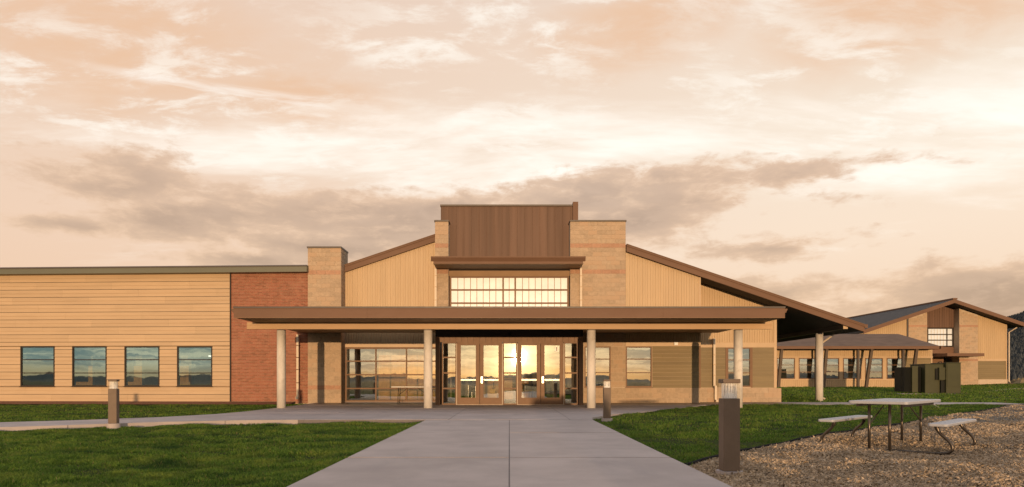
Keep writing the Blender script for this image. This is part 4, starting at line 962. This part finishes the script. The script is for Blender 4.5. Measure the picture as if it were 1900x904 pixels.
# ------------------------------------------------------------------ picnic table
pcx, pcy = 6.1, 10.75; pz = -0.005
T_ = empty('picnic_table', (pcx, pcy, pz), R(45)); tag(T_, 'grey folding picnic table with two benches on dark steel tubes', 'picnic table')
def rounded(L, Wd, r, n=5):
    out = []
    for cx_, cy_, a0 in ((L - r, Wd - r, 0), (-L + r, Wd - r, 90), (-L + r, -Wd + r, 180), (L - r, -Wd + r, 270)):
        for i in range(n + 1):
            a = R(a0 + 90 * i / n); out.append((cx_ + r * math.cos(a), cy_ + r * math.sin(a)))
    return out
def slab_top(L, Wd, z0, z1, cx_, cy_, name):
    b = MB(); pts = rounded(L, Wd, 0.05)
    return b.prism_z([(x + cx_, y + cy_) for x, y in pts], z0, z1).build(name, 'white_plastic', T_, bevel=0.007)
tp = slab_top(0.93, 0.41, 0.695, 0.74, 0, 0, 'table_top')
MB().box(-0.8, 0.8, -0.33, -0.30, 0.655, 0.693).box(-0.8, 0.8, 0.30, 0.33, 0.655, 0.693).build('apron_rail', 'steel_pipe', T_)
for s in (-1, 1):
    bc = slab_top(0.93, 0.127, 0.395, 0.435, 0.06, s * 0.76, 'bench')
for e in (-0.82, 0.82):
    for s in (-1, 1):
        MB().tube([(e, s * 0.14, -0.03), (e, s * 0.14, 0.693)], 0.021, 12).build('leg', 'steel_pipe', T_, smooth=True)
        u = e * 0.86 + 0.05                               # bench support: down, outwards, and curled back to the ground rail
        pts = catmull([(s * 0.70, 0.393), (s * 0.74, 0.30), (s * 0.86, 0.18), (s * 0.90, 0.08), (s * 0.84, 0.015), (s * 0.70, -0.003)], 5)
        MB().tube([(u, p[0], p[1]) for p in pts], [0.030 if p[1] > 0.33 else 0.023 for p in pts], 12).build('bench_leg', 'steel_pipe', T_, smooth=True)
        MB().tube([(e, s * 0.14, 0.38), (e * 0.55, s * 0.05, 0.66)], 0.010, 8).build('brace', 'steel_pipe', T_)
    MB().tube([(e * 0.86 + 0.05, -0.70, -0.003), (e * 0.86 + 0.05, 0.70, -0.003)], 0.021, 10).build('ground_rail', 'steel_pipe', T_, smooth=True)

# ------------------------------------------------------------------ folding tables and mop bucket
def folding_table(x, y, L, z, topm, label, rz=0.0):
    o = empty('folding_table', (x, y, z), rz); tag(o, label, 'folding table')
    MB().box(-L / 2, L / 2, -0.37, 0.37, 0.705, 0.745).build('table_top', topm, o, bevel=0.008)
    for e in (-L / 2 + 0.28, L / 2 - 0.28):
        for s in (-0.26, 0.26): MB().tube([(e, s, 0.0), (e + (0.03 if e < 0 else -0.03), s, 0.703)], 0.014, 8).build('leg', 'equipment_dark', o)
        MB().tube([(e, -0.26, 0.06), (e, 0.26, 0.06)], 0.012, 8).build('foot_rail', 'equipment_dark', o)
        MB().tube([(e, 0, 0.35), (e * 0.35, 0, 0.69)], 0.010, 8).build('brace', 'equipment_dark', o)
    return o
folding_table(PX(766, 30.7), 30.7, 1.83, 0.008, 'white_top', 'white folding table outside the storefront beside a column')
folding_table(-3.95, 33.6, 1.3, 0.01, 'red', 'red folding table indoors behind the storefront glass', R(15))
mb_ = empty('mop_bucket', (PX(914.5, 31.5), 31.5, 0.01)); tag(mb_, 'yellow mop bucket standing inside behind the glass door', 'mop bucket')
MB().add([(-0.17, -0.14, 0.06), (0.17, -0.14, 0.06), (0.17, 0.14, 0.06), (-0.17, 0.14, 0.06), (-0.23, -0.18, 0.42), (0.23, -0.18, 0.42), (0.23, 0.18, 0.42), (-0.23, 0.18, 0.42)], [(3, 2, 1, 0), (0, 1, 5, 4), (1, 2, 6, 5), (2, 3, 7, 6), (3, 0, 4, 7)]).build('bucket', 'yellow', mb_)
MB().box(-0.12, 0.12, -0.1, 0.1, 0.42, 0.62).build('wringer', 'yellow', mb_, bevel=0.01)
MB().tube([(0, 0, 0.6), (0.05, 0.1, 0.95)], 0.015, 8).build('handle', 'equipment_dark', mb_)
for sx_ in (-0.14, 0.14):
    for sy_ in (-0.1, 0.1): MB().tube([(sx_ - 0.015, sy_, 0.03), (sx_ + 0.015, sy_, 0.03)], 0.03, 10).build('caster', 'black_plastic', mb_)

# ------------------------------------------------------------------ transformer cabinet on its pad
TY = 43.5; tz = PZ(730.5, TY); tx0, txm, tx1 = PX(1721, TY), PX(1755.5, TY), PX(1783, TY)
E = empty('transformer_cabinet', (PX(1745, TY), TY, tz)); tag(E, 'olive green steel transformer cabinet with dark cooling fins on a pad', 'transformer')
E.location = (0, 0, 0)
zt = PZ(675, TY)
MB().box(PX(1668, TY), PX(1788, TY), TY - 0.4, TY + 2.6, tz - 0.35, tz).build('concrete_pad', 'concrete', E)
MB().box(tx0, txm, TY + 0.25, TY + 1.9, tz + 0.004, zt - 0.05).build('tank', 'equipment_green', E, bevel=0.015)
MB().box(tx0 - 0.03, txm - 0.004, TY + 0.22, TY + 1.93, zt - 0.049, zt).build('lid', 'equipment_green', E, bevel=0.01)
MB().box(txm, tx1, TY, TY + 1.6, tz + 0.004, zt + 0.04).build('cabinet', 'equipment_green', E, bevel=0.015)
MB().box(txm - 0.02, tx1 + 0.02, TY - 0.03, TY + 1.62, zt + 0.041, zt + 0.08).build('lid', 'equipment_green', E, bevel=0.01)
MB().box(txm + 0.06, tx1 - 0.06, TY - 0.02, TY - 0.001, tz + 0.45, zt - 0.02).build('cabinet_door', 'equipment_green', E)
MB().box(PX(1739, TY), PX(1746, TY), TY + 0.18, TY + 0.248, PZ(705, TY), PZ(684, TY)).build('opening', 'equipment_dark', E)
MB().box(PX(1744, TY), txm - 0.01, TY + 0.06, TY + 0.2, PZ(705, TY), PZ(682, TY)).build('control_box', 'equipment_green', E, bevel=0.008)
MB().box(PX(1748, TY), txm - 0.01, TY + 0.12, TY + 0.248, tz + 0.01, PZ(706, TY)).build('cable_duct', 'equipment_dark', E)
fx0, fx1 = PX(1674, TY + 0.9), tx0 - 0.04; nf = 15
MB().box(fx0, fx1, TY + 1.0, TY + 1.8, tz + 0.12, PZ(681.5, TY + 0.9)).build('radiator', 'equipment_dark', E)
for i in range(nf):
    x = fx0 + (fx1 - fx0) * (i + 0.5) / nf
    MB().box(x - 0.018, x + 0.018, TY + 0.62, TY + 0.998, tz + 0.1, PZ(681, TY + 0.9) - 0.02).build('cooling_fin', 'equipment_dark', E)
MB().box(PX(1701, TY), PX(1712, TY), TY + 0.5, TY + 0.6, tz + 0.06, PZ(679, TY)).build('side_panel', 'equipment_green', E, bevel=0.008)
MB().tube([(txm - 0.25, TY + 0.5, zt), (txm - 0.2, TY + 0.45, zt + 0.12), (txm - 0.05, TY + 0.4, zt + 0.14), (txm - 0.02, TY + 0.4, zt - 0.1)], 0.03, 8).build('conduit', 'equipment_dark', E)

# ------------------------------------------------------------------ hills, far woods, valley
def hill_z(x, y):
    d = np.hypot(x, y); a = np.degrees(np.arctan2(x, y))
    front = smooth(900, 1900, d) * (1 - smooth(2600, 4200, d))
    e = (4.5 + 0.2 * np.sin(a * 0.55 + 2.2) + 0.18 * np.sin(a * 1.9) - 0.05 * np.sin(a * 5.0)) * smooth(22, 40, a) * (1 - smooth(120, 150, a))
    e2 = (0.75 + 0.25 * np.sin(a * 0.21 + 1.0) + 0.12 * np.sin(a * 0.7)) * smooth(100, 140, np.abs(a))
    z = front * np.tan(np.radians(np.maximum(e, e2 * 0.55) * (1.0 + 0.0 * d))) * 1900
    return z - 3.5 + 6 * np.sin(x * 0.011) * np.sin(y * 0.013) * front * (e > 0.5)
na, nr = 360, 26
A = np.linspace(-180, 180, na); RR = np.concatenate([np.linspace(850, 2000, 16), np.linspace(2150, 4300, 10)])
AA, R2 = np.meshgrid(np.radians(A), RR); hx, hy = np.sin(AA) * R2, np.cos(AA) * R2
v = np.stack([hx, hy, hill_z(hx, hy)], -1).reshape(-1, 3); i = np.arange(na * nr).reshape(nr, na)
tag(np_mesh('hills', v, np.stack([i[:-1, :-1], i[:-1, 1:], i[1:, 1:], i[1:, :-1]], -1).reshape(-1, 4), 'hill', True), 'dark wooded hills beyond the valley', kind='structure')
def cones(n, a0, a1, d0, d1, h0, h1, wr):
    a = np.radians(rng.uniform(a0, a1, n)); d = np.sqrt(rng.uniform(d0 ** 2, d1 ** 2, n)); x, y = np.sin(a) * d, np.cos(a) * d
    h = rng.uniform(h0, h1, n); r = h * wr * rng.uniform(0.7, 1.2, n); z = hill_z(x, y); k = 6; ph = rng.uniform(0, 6.28, n)
    vs = []
    for t, zz in ((1.0, 0.08), (0.55, 0.55)):
        for j in range(k): vs.append(np.stack([x + r * t * np.cos(ph + j * 2 * np.pi / k), y + r * t * np.sin(ph + j * 2 * np.pi / k), z + h * zz], -1))
    vs.append(np.stack([x, y, z + h], -1)); q = np.stack(vs, 1); m = 2 * k + 1
    fs = [(j, (j + 1) % k, k + (j + 1) % k) for j in range(k)] + [(j, k + (j + 1) % k, k + j) for j in range(k)] + [(k + j, k + (j + 1) % k, 2 * k) for j in range(k)]
    return q.reshape(-1, 3), ((np.arange(n) * m)[:, None, None] + np.array(fs)[None]).reshape(-1, 3)
v, f = cones(30000, 33, 44, 1000, 2150, 6, 12, 0.32)
tag(np_mesh('forest', v, f, 'tree_far'), 'dense dark conifer forest covering the hillside', 'forest', kind='stuff')
# dry scrub at the foot of the hill
n = 900; a = np.radians(rng.uniform(32, 41, n)); d = rng.uniform(330, 420, n); x, y = np.sin(a) * d, np.cos(a) * d; z = ground_z(x, y); sc = rng.uniform(1.0, 3.2, n)
ico = np.array([(0, 0, 1), (.89, 0, .45), (.28, .85, .45), (-.72, .53, .45), (-.72, -.53, .45), (.28, -.85, .45), (0, 0, -.2)])
q = np.stack([x, y, z], -1)[:, None] + ico[None] * sc[:, None, None] * np.array([1.3, 1.3, 1.0]) * rng.uniform(0.7, 1.3, (n, 7, 1))
fs = [(0, 1, 2), (0, 2, 3), (0, 3, 4), (0, 4, 5), (0, 5, 1), (1, 6, 2), (2, 6, 3), (3, 6, 4), (4, 6, 5), (5, 6, 1)]
tag(np_mesh('shrubbery', q.reshape(-1, 3), ((np.arange(n) * 7)[:, None, None] + np.array(fs)[None]).reshape(-1, 3), 'shrub'), 'band of dry brown scrub along the foot of the far hill', 'scrub', kind='stuff')

# fine sprinkler sprays over the lawn
def spray(px, py, reach, high, side, n, label):
    Y = 1328.0 / (py - HY); X = (px - CX) / FPX * Y; z0 = float(ground_z(X, Y))
    t = rng.random(n) ** 0.8; sp = rng.normal(0, 0.10, n)
    x = X + side * reach * t; y = Y + sp * reach * t; z = z0 + 0.05 + high * (t * 1.5 - t * t * 1.05) + rng.normal(0, 0.03, n) * t
    c = np.stack([x, y, z], -1); d = 0.0025 + 0.003 * t
    tet = np.array([(1, 1, 1), (1, -1, -1), (-1, 1, -1), (-1, -1, 1)], float)
    q = c[:, None] + tet[None] * d[:, None, None]
    f = (np.arange(n) * 4)[:, None, None] + np.array([[0, 1, 2], [0, 3, 1], [0, 2, 3], [1, 3, 2]])[None]
    tag(np_mesh('sprinkler_spray', q.reshape(-1, 3), f.reshape(-1, 3), 'water_drop'), label, 'water spray', kind='stuff')
mat('water_drop', (0.8, 0.8, 0.8), 0.1, var=0.02, spec=0.5)
spray(1744, 760, 0.9, 0.42, -1, 420, 'thin sprinkler spray just behind the picnic table end')
spray(1820, 735, 4.0, 0.55, 1, 420, 'long low sprinkler spray before the far gabled building')

# a car added unseen behind the viewpoint to shade the near bollard and door feet
mat('dark_paint', (0.045, 0.048, 0.055), 0.3, var=0.04, spec=0.5)
mat('tyre', (0.015, 0.015, 0.015), 0.85, var=0.1)
K = empty('added_shade_car', (2.25, -13.0, float(ground_z(2.25, -13.0)))); tag(K, 'dark grey car added out of view to shade the near bollard and door feet', 'car')
prof = [(-2.3, 0.35), (2.25, 0.35), (2.32, 0.62), (2.28, 0.95), (1.05, 1.08), (0.35, 1.60), (-1.55, 1.68), (-2.2, 1.15), (-2.34, 0.75)]
bd = MB(); n_ = len(prof); vs = []
for sx_, sc in ((-0.92, 1), (-0.90, 0.0), (0.90, 0.0), (0.92, 1)):
    for y_, z_ in prof: vs.append(((sx_ * (0.78 if z_ > 1.3 else 1.0)), y_, z_ + (0.03 if sc == 0 else 0)))
fs = [tuple(range(n_ - 1, -1, -1)), tuple(range(3 * n_, 4 * n_))]
for k_ in range(3): fs += [(k_ * n_ + i_, k_ * n_ + (i_ + 1) % n_, (k_ + 1) * n_ + (i_ + 1) % n_, (k_ + 1) * n_ + i_) for i_ in range(n_)]
bd.add(vs, fs).build('body', 'dark_paint', K)
MB().add([(-0.70, 0.98, 1.14), (0.70, 0.98, 1.14), (0.62, 0.42, 1.60), (-0.62, 0.42, 1.60), (-0.70, 1.0, 1.15), (0.70, 1.0, 1.15), (0.62, 0.44, 1.61), (-0.62, 0.44, 1.61)], [(0, 1, 2, 3), (7, 6, 5, 4), (0, 4, 5, 1), (1, 5, 6, 2), (2, 6, 7, 3), (3, 7, 4, 0)]).build('windscreen', 'equipment_dark', K)
for sx_ in (-0.86, 0.86):
    MB().add([(sx_ * 1.01, -1.9, 1.12), (sx_ * 1.01, 0.85, 1.12), (sx_ * 0.875, 0.25, 1.52), (sx_ * 0.875, -1.5, 1.56)], [(0, 1, 2, 3)]).build('side_window', 'equipment_dark', K)
    MB().box(sx_ * 0.75 - 0.14, sx_ * 0.75 + 0.14, 2.27, 2.36, 0.68, 0.82).build('headlight', 'lens', K, bevel=0.02)
    for y_ in (-1.4, 1.45):
        w_ = MB().tube([(sx_ - 0.11, y_, 0.34), (sx_ + 0.11, y_, 0.34)], 0.34, 22).build('wheel', 'tyre', K)
        MB().tube([(sx_ * 1.0 + (0.112 if sx_ > 0 else -0.112), y_, 0.34), (sx_ + (0.125 if sx_ > 0 else -0.125), y_, 0.34)], 0.2, 14).build('rim', 'chrome', w_)
